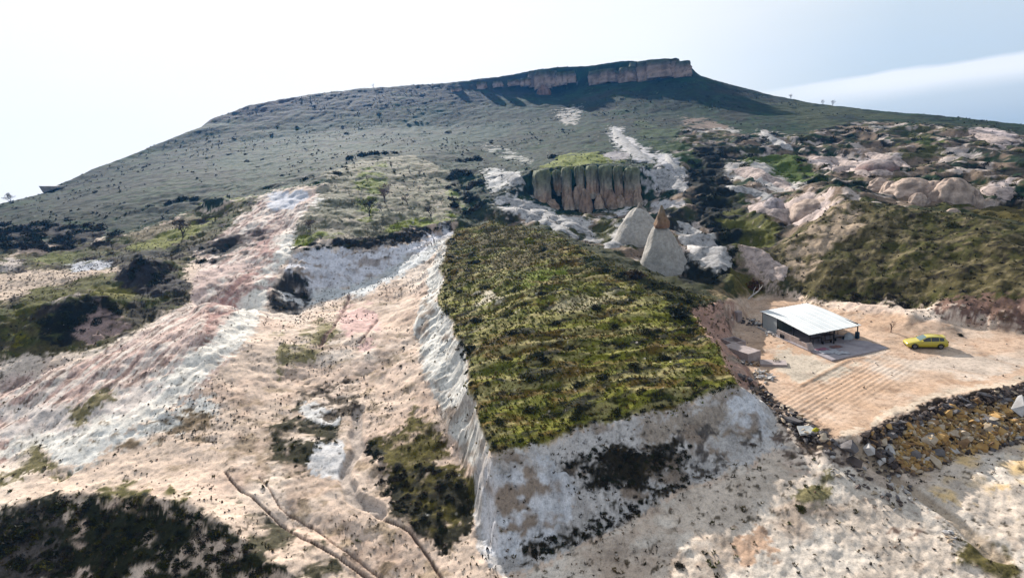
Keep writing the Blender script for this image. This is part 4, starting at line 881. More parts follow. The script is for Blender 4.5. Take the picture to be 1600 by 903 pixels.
# flat rock jutting from the left skyline
b = at_r(86, 297, 205)
m = MB(); w = mpp(b); xs = np.linspace(-13, 8, 8)
top_ = [(x * w, -2.5 + 5 * k, (6.0 - .10 * (x + 13)) * w) for k in (0, 1) for x in xs]; bot_ = [(x * w * (.8 if x < 0 else 1), -2.2 + 4.4 * k, (-1 + (.2 * (x + 13))) * w - .5) for k in (0, 1) for x in xs]
n_ = len(xs); f = []
for i in range(n_ - 1): f += [(i, i + 1, n_ + i + 1, n_ + i), (2 * n_ + i, 3 * n_ + i, 3 * n_ + i + 1, 2 * n_ + i + 1), (i, 2 * n_ + i, 2 * n_ + i + 1, i + 1), (n_ + i, n_ + i + 1, 3 * n_ + i + 1, 3 * n_ + i)]
f += [(0, n_, 3 * n_, 2 * n_), (n_ - 1, 3 * n_ - 1, 4 * n_ - 1, 2 * n_ - 1)]
m.add(top_ + bot_, f); o = m.build('rock_slab', mat('grey slab rock', K(196, 188, 182), .9, K(150, 144, 140), .6, bump=.2)); o.location = b
tag(o, 'flat grey rock slab jutting out of the left skyline of the hill', 'rock')

# ---- loose stones: a few hull shapes shared by every stone
def hull(seed, flat=.6, n=13, jag=.35):
    r_ = random.Random(seed); bm = bmesh.new()
    for _ in range(n):
        v = Vector((r_.gauss(0, 1), r_.gauss(0, 1), r_.gauss(0, 1))).normalized() * r_.uniform(1 - jag, 1) * .5
        bm.verts.new((v.x * 1.1, v.y * .85, v.z * flat))
    res = bmesh.ops.convex_hull(bm, input=bm.verts)
    bmesh.ops.delete(bm, geom=[g for g in res['geom_interior'] if isinstance(g, bmesh.types.BMVert)], context='VERTS')
    me = bpy.data.meshes.new('stone'); bm.to_mesh(me); bm.free(); return me
STC = {'ochre': ((214, 174, 112), (184, 140, 80)), 'cream': ((222, 206, 184), (196, 172, 144)), 'grey': ((140, 134, 134), (104, 98, 98)), 'dark': ((118, 104, 98), (80, 70, 66)), 'rust': ((184, 148, 108), (140, 108, 76)), 'white': ((226, 222, 220), (196, 190, 186)), 'black': ((76, 68, 66), (48, 44, 44))}
STONE = {}
for cn, (a, b_) in STC.items():
    mm = mat(cn + ' stone', K(*a), .9, K(*b_), 1.2, bump=.05, objc=False)
    STONE[cn] = []
    for s_i in range(5):
        me = hull(s_i * 7 + len(cn), .55 + .1 * (s_i % 3)); me.materials.append(mm); STONE[cn].append(me)
def stone(loc, size, cn, parent=None, name='stone', off=Vector()):
    o = bpy.data.objects.new(name, random.choice(STONE[cn])); COL.objects.link(o)
    o.location = loc - off; o.scale = (size * random.uniform(.8, 1.3), size * random.uniform(.7, 1.1), size * random.uniform(.6, 1.1))
    o.rotation_euler = (random.uniform(-.5, .5), random.uniform(-.5, .5), random.uniform(0, 6.28))
    if parent: o.parent = parent
    return o
def pip(x, y, poly):
    c = False; j = len(poly) - 1
    for i in range(len(poly)):
        if (poly[i][1] > y) != (poly[j][1] > y) and x < (poly[j][0] - poly[i][0]) * (y - poly[i][1]) / (poly[j][1] - poly[i][1]) + poly[i][0]: c = not c
        j = i
    return c
def picks(poly, n, seed):
    r_ = random.Random(seed); xs = [p[0] for p in poly]; ys = [p[1] for p in poly]; out = []
    while len(out) < n:
        x, y = r_.uniform(min(xs), max(xs)), r_.uniform(min(ys), max(ys))
        if pip(x, y, poly): out.append((x, y))
    return out
def stuff_stones(name, pts_sizes, mname, parent=None, seed=1, **kw):
    """many small stones in one mesh, each a squashed jittered octahedron"""
    r_ = np.random.RandomState(seed); n = len(pts_sizes); P_ = np.array([p[:3] for p in pts_sizes]); S_ = np.array([p[3] for p in pts_sizes])
    base = np.array([(1, 0, 0), (-1, 0, 0), (0, 1, 0), (0, -1, 0), (0, 0, 1), (0, 0, -1)], float) * .5
    co = base[None] * (1 + (r_.rand(n, 6, 3) - .5) * .7) * S_[:, None, None] * np.array([1.1, 1, .8]) + (r_.rand(n, 6, 3) - .5) * S_[:, None, None] * .35
    a = r_.rand(n) * 6.28; ca, sa = np.cos(a)[:, None], np.sin(a)[:, None]
    co = np.stack([co[..., 0] * ca - co[..., 1] * sa, co[..., 0] * sa + co[..., 1] * ca, co[..., 2]], -1) + P_[:, None]
    tri = np.array([(0, 2, 4), (2, 1, 4), (1, 3, 4), (3, 0, 4), (2, 0, 5), (1, 2, 5), (3, 1, 5), (0, 3, 5)])
    f = (tri[None] + np.arange(n)[:, None, None] * 6).reshape(-1)
    cols = kw.pop('cols'); ci = r_.randint(0, len(cols), n); c = np.repeat(np.array([K(*q_) for q_ in cols])[ci], 6, 0)
    me = mesh_np(name, co.reshape(-1, 3), f, 3, vmat(mname, .92, .02, 6), False, {'col': ('FLOAT_COLOR', c)})
    return link(name, me, parent, **kw)
# rubble bank below the yard
BANK = [(1345, 680), (1400, 654), (1500, 624), (1600, 599), (1640, 592), (1640, 680), (1600, 690), (1500, 714), (1430, 744), (1405, 738), (1370, 712)]
LIGHT = [(1385, 700), (1420, 668), (1490, 640), (1560, 626), (1620, 618), (1600, 684), (1500, 712), (1430, 742), (1405, 730)]
bo = gp(1480, 680); bank_e = empty('rubble_bank', bo, 'bank of dumped yellow, cream and dark stones holding up the yard edge', 'rubble')
big = picks(BANK, 320, 5)
for i, (x, y) in enumerate(big[:296]):
    p = gp(x, y)
    if p is None: continue
    lt_ = pip(x, y, LIGHT)
    cn = random.choices(['ochre', 'cream', 'rust', 'grey', 'white', 'dark'], [10, 9, 6, 1, 1.6, .6] if lt_ else [1.5, 2.5, 3, 4, 1, 4])[0]
    sz = random.choice([.8, .9, 1.0, 1.1, 1.3, 1.6]) * (1 if lt_ else .85)
    o = stone(p + Vector((0, -.1, .12 * sz)), sz, cn, bank_e, off=bo)
ps = []; pc = []
for x, y in picks(BANK, 2600, 6):
    p = gp(x, y)
    if p is not None: (ps if pip(x, y, LIGHT) else pc).append((p.x, p.y, p.z + .08, random.uniform(.25, .7)))
stuff_stones('small_rubble', [(a - bo.x, b - bo.y, c - bo.z, d) for a, b, c, d in ps], 'broken stone', bank_e, 2, kind='stuff', cols=[(214, 174, 110), (222, 200, 166), (184, 144, 98), (160, 134, 104), (204, 166, 108)])
stuff_stones('dark_rubble', [(a - bo.x, b - bo.y, c - bo.z, d) for a, b, c, d in pc], 'broken stone', bank_e, 3, kind='stuff', cols=[(96, 84, 78), (118, 104, 96), (72, 62, 58), (146, 126, 112)])
# big slabs at the corner of the yard
for i, (x, y, s, cn, l) in enumerate((
    (1322, 700, 3.2, 'grey', 'big grey slab lying at the front corner of the dirt yard'), (1358, 706, 2.0, 'white', 'white angular block right of the big grey slab'),
    (1378, 726, 2.0, 'white', 'pale oblong block at the lower left end of the rubble bank'), (1336, 724, 2.4, 'dark', 'dark block under the big grey slab'),
    (1286, 690, 1.3, 'cream', 'small cream block left of the big grey slab'), (1418, 668, 1.5, 'ochre', 'yellow angular block high in the rubble bank near its left end'),
    (1392, 704, 1.7, 'white', 'white split block at the left end of the rubble bank'), (1452, 690, 1.9, 'cream', 'large cream block in the middle of the rubble bank'), (1462, 724, 1.9, 'cream', 'cream block at the foot of the rubble bank'),
    (1520, 662, 1.8, 'ochre', 'ochre block half way up the rubble bank'), (1596, 640, 3.0, 'white', 'large whitish boulder at the right end of the rubble bank'),
    (1508, 628, 1.7, 'grey', 'blue grey stone at the top of the rubble bank'), (1242, 660, 2.2, 'grey', 'long grey slab in the dark debris left of the yard corner'))):
    p = gp(x, y); o = stone(p + Vector((0, 0, .2)), s, cn, name='stone_block'); tag(o, l, 'stone block')
# white sheet and yellow bag in the debris
p = gp(1258, 677); m = MB()
m.add([(-.75, -.5, 0), (.8, -.6, .05), (.95, .5, .25), (-.55, .6, .3), (-.75, -.5, .18), (.8, -.6, .22), (.95, .5, .45), (-.55, .6, .5)], [(0, 3, 2, 1), (4, 5, 6, 7), (0, 1, 5, 4), (1, 2, 6, 5), (2, 3, 7, 6), (3, 0, 4, 7)])
o = m.build('white_board', mat('white board', K(232, 232, 230), .6)); o.location = p + Vector((0, 0, .1)); tag(o, 'bright white board lying in the dark debris beside the yard corner', 'board')
p = gp(1275, 676); o = rocky('sack', .7, .5, .55, 77, [(0, .9), (.3, 1.05), (.7, .9), (1, .3)], [(0, (196, 186, 40)), (1, (206, 196, 60))], nseg=14, nrow=9, rough=.06, mname='yellow sack'); o.location = p; tag(o, 'small yellow sack right of the white board', 'sack')

# ---- leaves and twigs
def leaf_blob(n, rad, leaf, seed, squash=.75, shell=.5):
    r_ = np.random.RandomState(seed); d = r_.normal(size=(n, 3)); d /= np.linalg.norm(d, axis=1)[:, None]
    q = d * (shell + (1 - shell) * r_.rand(n, 1)) * np.array([rad, rad, rad * squash]); q[:, 2] = np.abs(q[:, 2]) 
    a = r_.normal(size=(n, 3, 3)) * leaf * .6
    return (q[:, None] + a)
def bushmass(name, label, spots, cols, leafs=60, squash=.7, lo=10, hi=22):
    cs, rs = [], []
    for x, y in spots:
        p = gp(x, y); w = random.uniform(lo, hi) * mpp(p) / 2
        for k in range(4):
            a = random.uniform(0, 6.28); d = random.uniform(0, .6) * w; q = p + Vector((d * math.cos(a), d * math.sin(a), 0)); cs.append((q.x, q.y, gz(q.x, q.y) - .08 * w)); rs.append(w * random.uniform(.4, .62))
    return blobs_mesh(name, cs, rs, leafs, .30, cols, 'bush leaves', None, len(spots), squash, kind='stuff', label=label)
def blobs_mesh(name, centres, rads, nleaf, leaf, cols, mname, parent=None, seed=0, squash=.75, **kw):
    r_ = np.random.RandomState(seed); tri = []; cc = []; cl = np.array([K(*c) for c in cols])
    protos = [leaf_blob(nleaf, 1, leaf, seed + i, squash) for i in range(12)]
    for i, (c, r) in enumerate(zip(centres, rads)):
        a = r_.rand() * 6.28; ca, sa = math.cos(a), math.sin(a); p = protos[i % 12]
        v = np.stack([p[..., 0] * ca - p[..., 1] * sa, p[..., 0] * sa + p[..., 1] * ca, p[..., 2]], -1) * r + np.array(c)
        tri.append(v); k = cl[r_.randint(len(cl))] * (.75 + .5 * r_.rand()); cc.append(np.repeat((k[None] * (.7 + .6 * r_.rand(nleaf, 1))), 3, 0))
    co = np.concatenate(tri).reshape(-1, 3); c = np.concatenate(cc)
    me = mesh_np(name, co, np.arange(len(co)), 3, vmat(mname, .85, .0, 8), False, {'col': ('FLOAT_COLOR', c)})
    return link(name, me, parent, **kw)
DARKG = [(46, 52, 32), (60, 66, 36), (38, 42, 30)]; SCRUB = [(72, 62, 52), (56, 52, 42), (86, 78, 62)]; OLIVE = [(84, 86, 34), (104, 96, 40), (66, 70, 30)]
def bush(px, py, wpx, cols, label, group=None, name='bush', n=1, squash=.8, leafs=90, mname='bush leaves'):
    p = gp(px, py)
    if p is None: return
    w = wpx * mpp(p) / 2
    cs, rs = [], []
    for k in range(max(3, int(3 + wpx / 8))):
        a = random.uniform(0, 6.28); d = random.uniform(0, .55) * w; x, y = d * math.cos(a), d * math.sin(a)
        cs.append((x, y, gz(p.x + x, p.y + y) - p.z - .08 * w)); rs.append(w * random.uniform(.42, .62))
    leafs = int(leafs * .7)
    o = blobs_mesh(name, cs, rs, leafs, .30, cols, mname, None, random.randint(0, 9999), squash); o.location = p
    return tag(o, label, 'bush', group)
# named bushes one can tell apart
for a in ((826, 378, 30, [(128, 130, 30), (150, 150, 44)], 'bright yellow green bush near the top of the grassy plateau'),
          (866, 246, 26, DARKG, 'dark bush above the bright grass on the columned cliff'),
          (700, 208, 13, DARKG, 'dark round bush alone in the middle of the hillside'),
          (528, 272, 22, DARKG, 'dark bush at the upper left corner of the orchard'),
          (540, 262, 13, DARKG, 'smaller dark bush behind the one at the orchard corner'),
          (475, 281, 15, DARKG, 'dark bush on the track left of the orchard'),
          (992, 432, 46, [(92, 74, 48), (70, 58, 38), (60, 62, 30)], 'brown twiggy bush on the back rim of the plateau'),
          (1060, 492, 40, DARKG, 'large dark bush at the right rim of the plateau'),
          (1178, 450, 40, [(128, 86, 42), (104, 92, 40), (112, 74, 36)], 'orange brown bush behind the yard'),
          (1490, 354, 22, OLIVE, 'olive bush on the crest of the near slope'),
          (1500, 524, 11, DARKG, 'small dark bush on the bare ground right of the car'),
          (1412, 518 - 40, 20, SCRUB, 'low scrub at the foot of the near slope behind the sapling'),
          (1087, 275, 24, DARKG, 'dark bush at the head of the ravine right of the columned cliff'),
          (850, 392, 24, DARKG, 'dark bush right of the yellow green one on the plateau'),
          (1058, 884, 22, SCRUB, 'grey twiggy bush at the bottom of the picture'),
          (1252, 800 - 5, 20, OLIVE, 'olive bush on the pale ground below the yard corner')): bush(*a)
G1 = 'dark bushes crowding the gully right of the orchard'
for i, (x, y) in enumerate(picks([(712, 250), (745, 245), (752, 300), (765, 345), (730, 350), (712, 340), (700, 295)], 26, 11)): bush(x, y, random.uniform(14, 30), DARKG if i % 3 else SCRUB, 'dark bush in the shady gully beside the orchard', G1)
G2 = 'dark bushes in a row above the orchard'
for x, y, w in ((548, 247, 22), (566, 243, 24), (585, 241, 24), (602, 241, 22), (618, 240, 16)): bush(x, y, w, DARKG, 'dark bush in the hedge along the top of the orchard', G2)
G3 = 'small bushes dotted over the upper hillside'
for i, (x, y) in enumerate(picks([(420, 190), (600, 165), (800, 160), (1100, 150), (1250, 185), (1100, 240), (900, 230), (700, 240), (560, 232), (430, 262), (330, 250)], 46, 12)): bush(x, y, random.uniform(5, 11), DARKG, 'small dark bush dotted on the open hillside below the mesa', G3, leafs=60)
bushmass('scrub', 'low grey brown scrub covering the left foot of the hill', picks([(0, 350), (110, 345), (185, 350), (180, 378), (110, 392), (50, 388), (0, 402)], 60, 13), SCRUB + DARKG, squash=.55, lo=14, hi=30)
G5 = 'bushes on the left hillside'
for x, y, w in ((265, 318, 22), (285, 314, 26), (303, 312, 22), (236, 322, 12), (440, 275, 12), (403, 262, 10), (410, 250, 8), (365, 218, 10), (225, 262, 8), (150, 300, 9)): bush(x, y, w, DARKG, 'dark bush on the left hillside below the long skyline', G5)
G6 = 'dark shrubs along the ravine below the boulders'
for i, (x, y) in enumerate(picks([(1070, 230), (1130, 235), (1145, 300), (1150, 340), (1110, 345), (1080, 300)], 22, 14) + picks([(1080, 345), (1140, 350), (1150, 420), (1115, 440), (1085, 400)], 12, 15)): bush(x, y, random.uniform(10, 22), DARKG, 'dark shrub on the slope of the ravine behind the stone cones', G6)
G7 = 'shrubs scattered over the badlands on the right'
for i, (x, y) in enumerate(picks([(1150, 210), (1340, 200), (1600, 230), (1600, 330), (1400, 280), (1250, 300), (1150, 260)], 60, 16)): bush(x, y, random.uniform(7, 20), DARKG if i % 4 else OLIVE, 'dark shrub between the bare pink slopes on the right', G7, leafs=60, squash=.6)
G8 = 'dark clumps on the grassy plateau'
for i, (x, y) in enumerate([(762, 450), (800, 520), (735, 545), (850, 560), (905, 600), (960, 555), (830, 640), (900, 650), (780, 660), (1000, 610), (1080, 600), (870, 505), (960, 510), (1040, 560), (745, 500), (820, 590), (990, 570), (930, 480), (740, 410), (1100, 580), (760, 600), (845, 460), (890, 545), (1060, 530), (1010, 520), (960, 640), (720, 455), (790, 560), (870, 610), (940, 590)]): bush(x, y, random.uniform(18, 34), [(42, 46, 22), (62, 58, 28), (84, 84, 34)], 'dark low clump growing among the grass of the plateau', G8, squash=.5, leafs=90)
bushmass('bank_shrubs', 'dark shrubs on the pale front face of the plateau', picks([(880, 725), (940, 695), (1010, 690), (1080, 695), (1060, 740), (1000, 760), (930, 765)], 90, 17) + picks([(800, 862), (850, 845), (940, 800), (1000, 770), (1080, 740), (1090, 752), (980, 815), (900, 850), (850, 875)], 70, 18), SCRUB + DARKG, lo=8, hi=18)
bushmass('corner_shrubs', 'dark shrubs on the stony bank left of the plateau corner', picks([(590, 740), (650, 725), (725, 740), (735, 790), (715, 840), (690, 855), (640, 815), (600, 780)], 90, 19) + picks([(570, 700), (590, 700), (600, 735), (585, 735)], 10, 20), DARKG + SCRUB, lo=8, hi=19)
bushmass('mound_shrubs', 'dark shrubs covering the shaded mound in the lower left corner', picks([(0, 800), (100, 785), (200, 782), (300, 800), (370, 840), (430, 880), (440, 903), (0, 903)], 220, 21), DARKG + SCRUB + OLIVE, lo=9, hi=24)
G12 = 'shrubs on the shaded mounds at the left'
for i, (x, y) in enumerate(picks([(60, 500), (85, 482), (130, 468), (190, 478), (192, 492), (140, 518), (90, 530)], 22, 22) + picks([(190, 440), (210, 410), (245, 406), (265, 425), (280, 455), (215, 460)], 16, 23) + picks([(290, 390), (370, 378), (360, 395), (310, 412)], 8, 24)): bush(x, y, random.uniform(10, 22), DARKG, 'dark shrub on the steep mounds left of the pink slope', G12, leafs=60)
G13 = 'black scrub on the knob below the orchard corner'
for x, y in picks([(420, 482), (440, 440), (462, 428), (485, 450), (485, 476), (450, 488)], 12, 25): bush(x, y, random.uniform(9, 16), DARKG, 'black scrub on the rocky knob below the orchard corner', G13, leafs=60)
G14 = 'shrubs round the two white patches on the quarry floor'
for x, y in picks([(425, 670), (465, 650), (480, 665), (530, 668), (520, 690), (470, 735), (435, 715)], 24, 26): bush(x, y, random.uniform(8, 15), DARKG + OLIVE, 'dark shrub round the two white patches in the foreground', G14, leafs=50, squash=.5)
G15 = 'bushes along the foot of the near slope'
for x, y in picks([(1270, 452), (1330, 455), (1440, 466), (1480, 478), (1420, 482), (1330, 472)], 22, 27): bush(x, y, random.uniform(9, 18), SCRUB + DARKG, 'low shrub along the foot of the near slope behind the yard', G15, leafs=50, squash=.6)

bushmass('rim_shrubs', 'dark shrubs hanging along the rims of the grassy plateau', [(x + random.uniform(-5, 8), y + random.uniform(-5, 5)) for x, y in dens([(712, 366), (700, 420), (698, 470), (720, 540), (740, 610), (756, 660), (772, 700)], False, 7)] + [(x + random.uniform(-4, 4), y - random.uniform(0, 5)) for x, y in dens([(772, 702), (830, 690), (900, 668), (980, 651), (1060, 629), (1110, 614), (1156, 601)], False, 13)] + [(x, y + random.uniform(-3, 6)) for x, y in dens([(460, 388), (560, 378), (620, 368), (700, 352)], False, 9)], DARKG + OLIVE[:1], lo=8, hi=17, squash=.6)
G16 = 'shrubs on the back slope of the plateau'
for x, y in picks([(930, 402), (1000, 432), (1070, 456), (1120, 474), (1090, 482), (1010, 452), (940, 420)], 26, 61): bush(x, y, random.uniform(12, 24), OLIVE + DARKG, 'dark shrub on the back slope of the plateau above the cones', G16, leafs=70, squash=.6)
# bare trees
def tree(px, py, hpx, label, seed, wood=(84, 66, 56), spread=1.0, crown=None, levels=4, group=None, name='bare_tree', lean=0):
    p = gp(px, py) if not isinstance(px, Vector) else px
    hh = hpx * mpp(p); r_ = random.Random(seed); e = empty(name, p, label, 'tree', group=group)
    tr, tw = MB(), MB(); tips = []
    def grow(q, d, ln_, rad, lv):
        e2 = q + d * ln_ * .5 + Vector((r_.uniform(-.08, .08), r_.uniform(-.08, .08), 0)) * ln_; e3 = e2 + (d + Vector((r_.uniform(-.3, .3), r_.uniform(-.3, .3), r_.uniform(-.05, .2)))).normalized() * ln_ * .5
        (tr if lv < 2 else tw).tube([q, e2, e3], [rad, rad * .8, rad * .6], 5 if lv < 2 else 3, False)
        if lv >= levels: tips.append(e3); return
        for k in range(r_.choice((2, 3, 3)) if lv else 4):
            a = r_.uniform(0, 6.28); nd = (d * .75 + Vector((math.cos(a), math.sin(a), .25)) * .8 * spread).normalized()
            grow(e3 if k % 2 == 0 else e2, nd, ln_ * r_.uniform(.6, .8), rad * .58, lv + 1)
    grow(Vector((0, 0, -.1)), Vector((lean, 0, 1)).normalized(), hh * .36, hh * .035, 0)
    wm = mat('bark %d %d %d' % wood, K(*wood), .9, tuple(K(*wood) * .6), 3)
    tr.build('trunk', wm, e); tw.build('twigs', wm, e, kind='stuff')
    if crown:
        blobs_mesh('crown', [tuple(t) for t in tips], [hh * .1] * len(tips), 10, .35, crown, 'tree buds', e, seed, 1.0)
    return e
tree(578, 338, 30, 'darkest bare tree near the middle of the orchard', 1, (58, 48, 56), 1, [(66, 56, 66), (48, 42, 48)])
tree(601, 317, 30, 'pinkish bare tree behind the darkest orchard tree', 2, (128, 104, 100), 1.2, [(140, 112, 108)], 4)
tree(596, 330, 16, 'small grey bare tree right of the darkest orchard tree', 9, (120, 110, 108), 1.2, [(170, 158, 156)], 3)
tree(637, 320, 20, 'small dark round bare tree right of the middle of the orchard', 3, (60, 50, 54), .9, [(64, 54, 60), (48, 42, 48)], 3)
tree(674, 342, 24, 'gnarled tree at the front right edge of the orchard', 4, (66, 56, 50), 1.2, [(96, 90, 84)], 4)
tree(485, 361, 20, 'thin brown tree at the front left corner of the orchard', 5, (96, 76, 66), 1.1, [(110, 86, 74)], 4)
tree(286, 372, 30, 'bare tree on the left terrace edge above the pink slope', 6, (74, 60, 50), 1.2, [(84, 70, 56)], 4)
tree(1392, 519, 19, 'thin reddish bare sapling standing left behind the yellow car', 7, (96, 50, 38), .45, None, 3, name='sapling')
tree(1236, 152, 8, 'tiny bare tree on the skyline, left of the three on the right flank', 8, (128, 124, 130), 1.2, [(150, 148, 156)], 3)
tree(1286, 163, 8, 'tiny bare tree on the skyline, middle of the three on the right flank', 18, (128, 124, 130), 1.2, [(150, 148, 156)], 3)
tree(1301, 166, 9, 'tiny dark tree on the skyline, right of the three on the right flank', 19, (90, 86, 96), 1.0, [(110, 106, 118)], 3)
tree(16, 318, 14, 'grey bare tree on the far left of the skyline', 20, (120, 116, 120), 1.6, [(140, 138, 146)], 4)
tree(584, 138, 9, 'tiny bare tree on the top of the mesa', 21, (130, 134, 144), 1.0, None, 3)
for i, (x, y) in enumerate(((640, 268), (655, 300), (612, 262), (560, 300), (690, 318), (525, 330), (655, 275), (575, 285))): tree(x, y, 11, 'small grey leafless tree among the stubble of the orchard', 30 + i, (110, 100, 92), 1.2, [(120, 112, 98)], 3, 'small leafless trees in the orchard')
# white fallen branch
p = gp(1170, 468); e = MB()
e.tube([(0, 0, .2), (1.0, .3, .8), (2.0, .7, 1.2), (3.0, 1.2, 2.0)], [.16, .14, .1, .05], 6); e.tube([(.9, .3, .75), (1.1, .4, 1.6), (1.5, .5, 2.1)], [.09, .07, .04], 5); e.tube([(2.0, .7, 1.2), (2.3, .7, 1.9), (2.2, .8, 2.5)], [.08, .06, .03], 5); e.tube([(0, 0, .2), (-.4, -.2, -.1)], [.16, .12], 6)
o = e.build('fallen_branch', mat('bleached wood', K(226, 220, 214), .8)); o.location = p; tag(o, 'bleached white fallen branch behind the shed', 'branch')
# two people walking near the top of the white cut
def person(px, py, hpx, label, coat, seed):
    p = gp(px, py); hh = hpx * mpp(p); s = hh / 1.75
    e = empty('person', p, label, 'person', rz=random.uniform(0, 6))
    me = bpy.data.meshes.new('body'); V_ = [(0, 0, .92), (0, 0, 1.15), (0, .02, 1.42), (0, .02, 1.54), (0, .03, 1.66), (.2, .0, 1.40), (.27, .03, 1.12), (.24, .16, .90), (-.2, 0, 1.40), (-.27, -.04, 1.12), (-.25, .04, .86), (.10, .02, .86), (.12, .12, .48), (.12, .02, .06), (.12, .16, .03), (-.10, -.02, .86), (-.12, -.06, .48), (-.12, -.2, .08), (-.12, -.06, .03)]
    E_ = [(0, 1), (1, 2), (2, 3), (3, 4), (2, 5), (5, 6), (6, 7), (2, 8), (8, 9), (9, 10), (0, 11), (11, 12), (12, 13), (13, 14), (0, 15), (15, 16), (16, 17), (17, 18)]
    me.from_pydata([tuple(c * s for c in v) for v in V_], E_, []); ob = link('body', me, e)
    sk = ob.modifiers.new('skin', 'SKIN'); R0 = [.15, .15, .16, .06, .10, .07, .05, .04, .07, .05, .04, .09, .07, .05, .04, .09, .07, .05, .04]
    for i, r in enumerate(R0): me.skin_vertices[0].data[i].radius = (r * s, r * s * .85)
    me.skin_vertices[0].data[0].use_root = True
    sb = ob.modifiers.new('sub', 'SUBSURF'); sb.levels = 1; sb.render_levels = 1
    me.materials.append(coat); return e
dk_ = mat('dark clothes', K(44, 42, 48), .85)
person(679, 383, 12, 'taller dark standing figure near the top of the white cut', dk_, 1)
person(675, 386, 7, 'smaller dark figure left of the taller one on the white cut', dk_, 2)
# ================================================================ shed, car and the things in the yard
fl = 0.0
def yz(x, y): return gz(x, y)
# concrete slab under and in front of the shed
c_ = [Vector((*(v * SCALE for v in P(px, py, z=0)[:2]), 0)) for px, py in ((1190, 518), (1300, 565), (1388, 546), (1284, 503))]
zs = sorted(yz(c.x, c.y) for c in c_)[2]
m = MB(); m.add([(c.x, c.y, zs - .6) for c in c_] + [(c.x, c.y, zs + .06) for c in c_], [(0, 3, 2, 1), (4, 5, 6, 7), (0, 1, 5, 4), (1, 2, 6, 5), (2, 3, 7, 6), (3, 0, 4, 7)])
m.f = [tuple(f) for f in m.f]
slab = m.build('concrete_slab', mat('worn concrete', K(196, 188, 192), .9, K(160, 150, 156), .5, bump=.01)); 
bm = bmesh.new(); bm.from_mesh(slab.data); bmesh.ops.recalc_face_normals(bm, faces=bm.faces); bm.to_mesh(slab.data); bm.free()
tag(slab, 'worn grey concrete slab under and in front of the open shed', 'slab')
SB = zs + .06
E_, D_ = Vector((.967, .255, 0)), Vector((.13, -.99, 0)); O_ = Vector((24.45 * SCALE, 54.6 * SCALE, SB))
def S_(u, v, z): return O_ + E_ * u + D_ * v + Vector((0, 0, z))
LW, LD = 8.2, 11.5
shed = empty('open_shed', O_, 'open sided shed with a bright white sheet roof on the yard', 'shed')
def sq(m, u0, u1, v0, v1, z0, z1):
    v = [S_(u, w, z) - O_ for z in (z0, z1) for u, w in ((u0, v0), (u1, v0), (u1, v1), (u0, v1))]
    return m.add(v, [(0, 1, 2, 3), (7, 6, 5, 4), (0, 4, 5, 1), (1, 5, 6, 2), (2, 6, 7, 3), (3, 7, 4, 0)])
def rz_(v): t = v / LD; return 2.50 + .26 * math.sin(min(1, t * 2.2) * math.pi * .5) * (1 - t) - .42 * t ** 1.3
# roof: ribbed sheets side by side, each a part
roofm = mat('white roof sheet', K(240, 243, 243) * 1.12, .5, K(224, 229, 231) * 1.08, .35, spec=.4)
nsh = 8
for k in range(nsh):
    m = MB(); u0, u1 = -.35 + k * (LW + .7) / nsh, -.35 + (k + 1) * (LW + .7) / nsh; nv = 12; dz = .012 * (k % 2)
    us = [u0, u0 + .06, u0 + .10, u0 + .16, (u0 + u1) / 2 - .03, (u0 + u1) / 2, (u0 + u1) / 2 + .03, u1]; zr = [.0, .035, .035, 0, 0, .03, 0, 0]
    grid = []
    for i in range(nv + 1):
        v = -.3 + (LD + .6) * i / nv
        for u, z in zip(us, zr): grid.append(S_(u, v, rz_(max(v, 0)) + z + dz + .05) - O_)
    n8 = len(us); f = [(i * n8 + j, i * n8 + j + 1, (i + 1) * n8 + j + 1, (i + 1) * n8 + j) for i in range(nv) for j in range(n8 - 1)]
    nb = len(grid); grid += [g - Vector((0, 0, .04)) for g in grid]; f += [tuple(nb + q for q in reversed(t)) for t in f]
    f += [(j + 1, j, nb + j, nb + j + 1) for j in range(n8 - 1)] + [(nv * n8 + j, nv * n8 + j + 1, nb + nv * n8 + j + 1, nb + nv * n8 + j) for j in range(n8 - 1)]
    m.add(grid, f); m.build('roof_sheet', roofm, shed)
steel = mat('dark steel', K(40, 40, 42), .5, metal=.3)
wallm = mat('pale wall panel', K(206, 212, 214), .6, K(190, 198, 202), .5)
for (u, v) in ((0, 0), (0, 3.9), (0, 7.8), (0, LD), (LW / 2, 0), (LW, 0), (LW, LD / 2), (LW, LD), (LW / 2, LD), (LW / 2, LD * .55)):
    m = MB(); sq(m, u - .06, u + .06, v - .06, v + .06, -.4, rz_(v) + .0); m.build('post', steel, shed)
m = MB(); sq(m, -.05, LW + .05, LD - .06, LD + .06, rz_(LD) - .16, rz_(LD)); m.build('front_beam', steel, shed)
m = MB(); sq(m, LW - .05, LW + .05, 0, LD, 2.2, 2.32); m.build('side_beam', steel, shed)
# left wall: pale panels, then open above a block wall; back and far walls
for k in range(3):
    m = MB(); sq(m, -.04, .04, .08 + k * 1.26, 1.30 + k * 1.26, -.15, 2.46); m.build('wall_panel', wallm, shed)
for k in range(6):
    m = MB(); sq(m, .1 + k * 1.33, .1 + (k + 1) * 1.33 - .02, -.04, .04, -.1, 2.48); m.build('wall_panel', mat('grey wall panel', K(120, 124, 122), .7), shed)
for k in range(5):
    m = MB(); sq(m, LW - .04, LW + .04, .1 + k * 1.3, 1.38 + k * 1.3, -.1, 2.2); m.build('wall_panel', mat('grey wall panel', K(120, 124, 122), .7), shed)
# interior partition (tarpaulin) and dark room
m = MB(); sq(m, .1, 2.6, 3.86, 3.94, 0, 2.6); m.build('partition', mat('grey green panel', K(120, 132, 130), .7), shed)
m = MB(); sq(m, 1.5, 1.9, 3.95, 3.99, 1.2, 1.9); m.build('window', mat('dark pane', K(30, 34, 36), .2), shed)
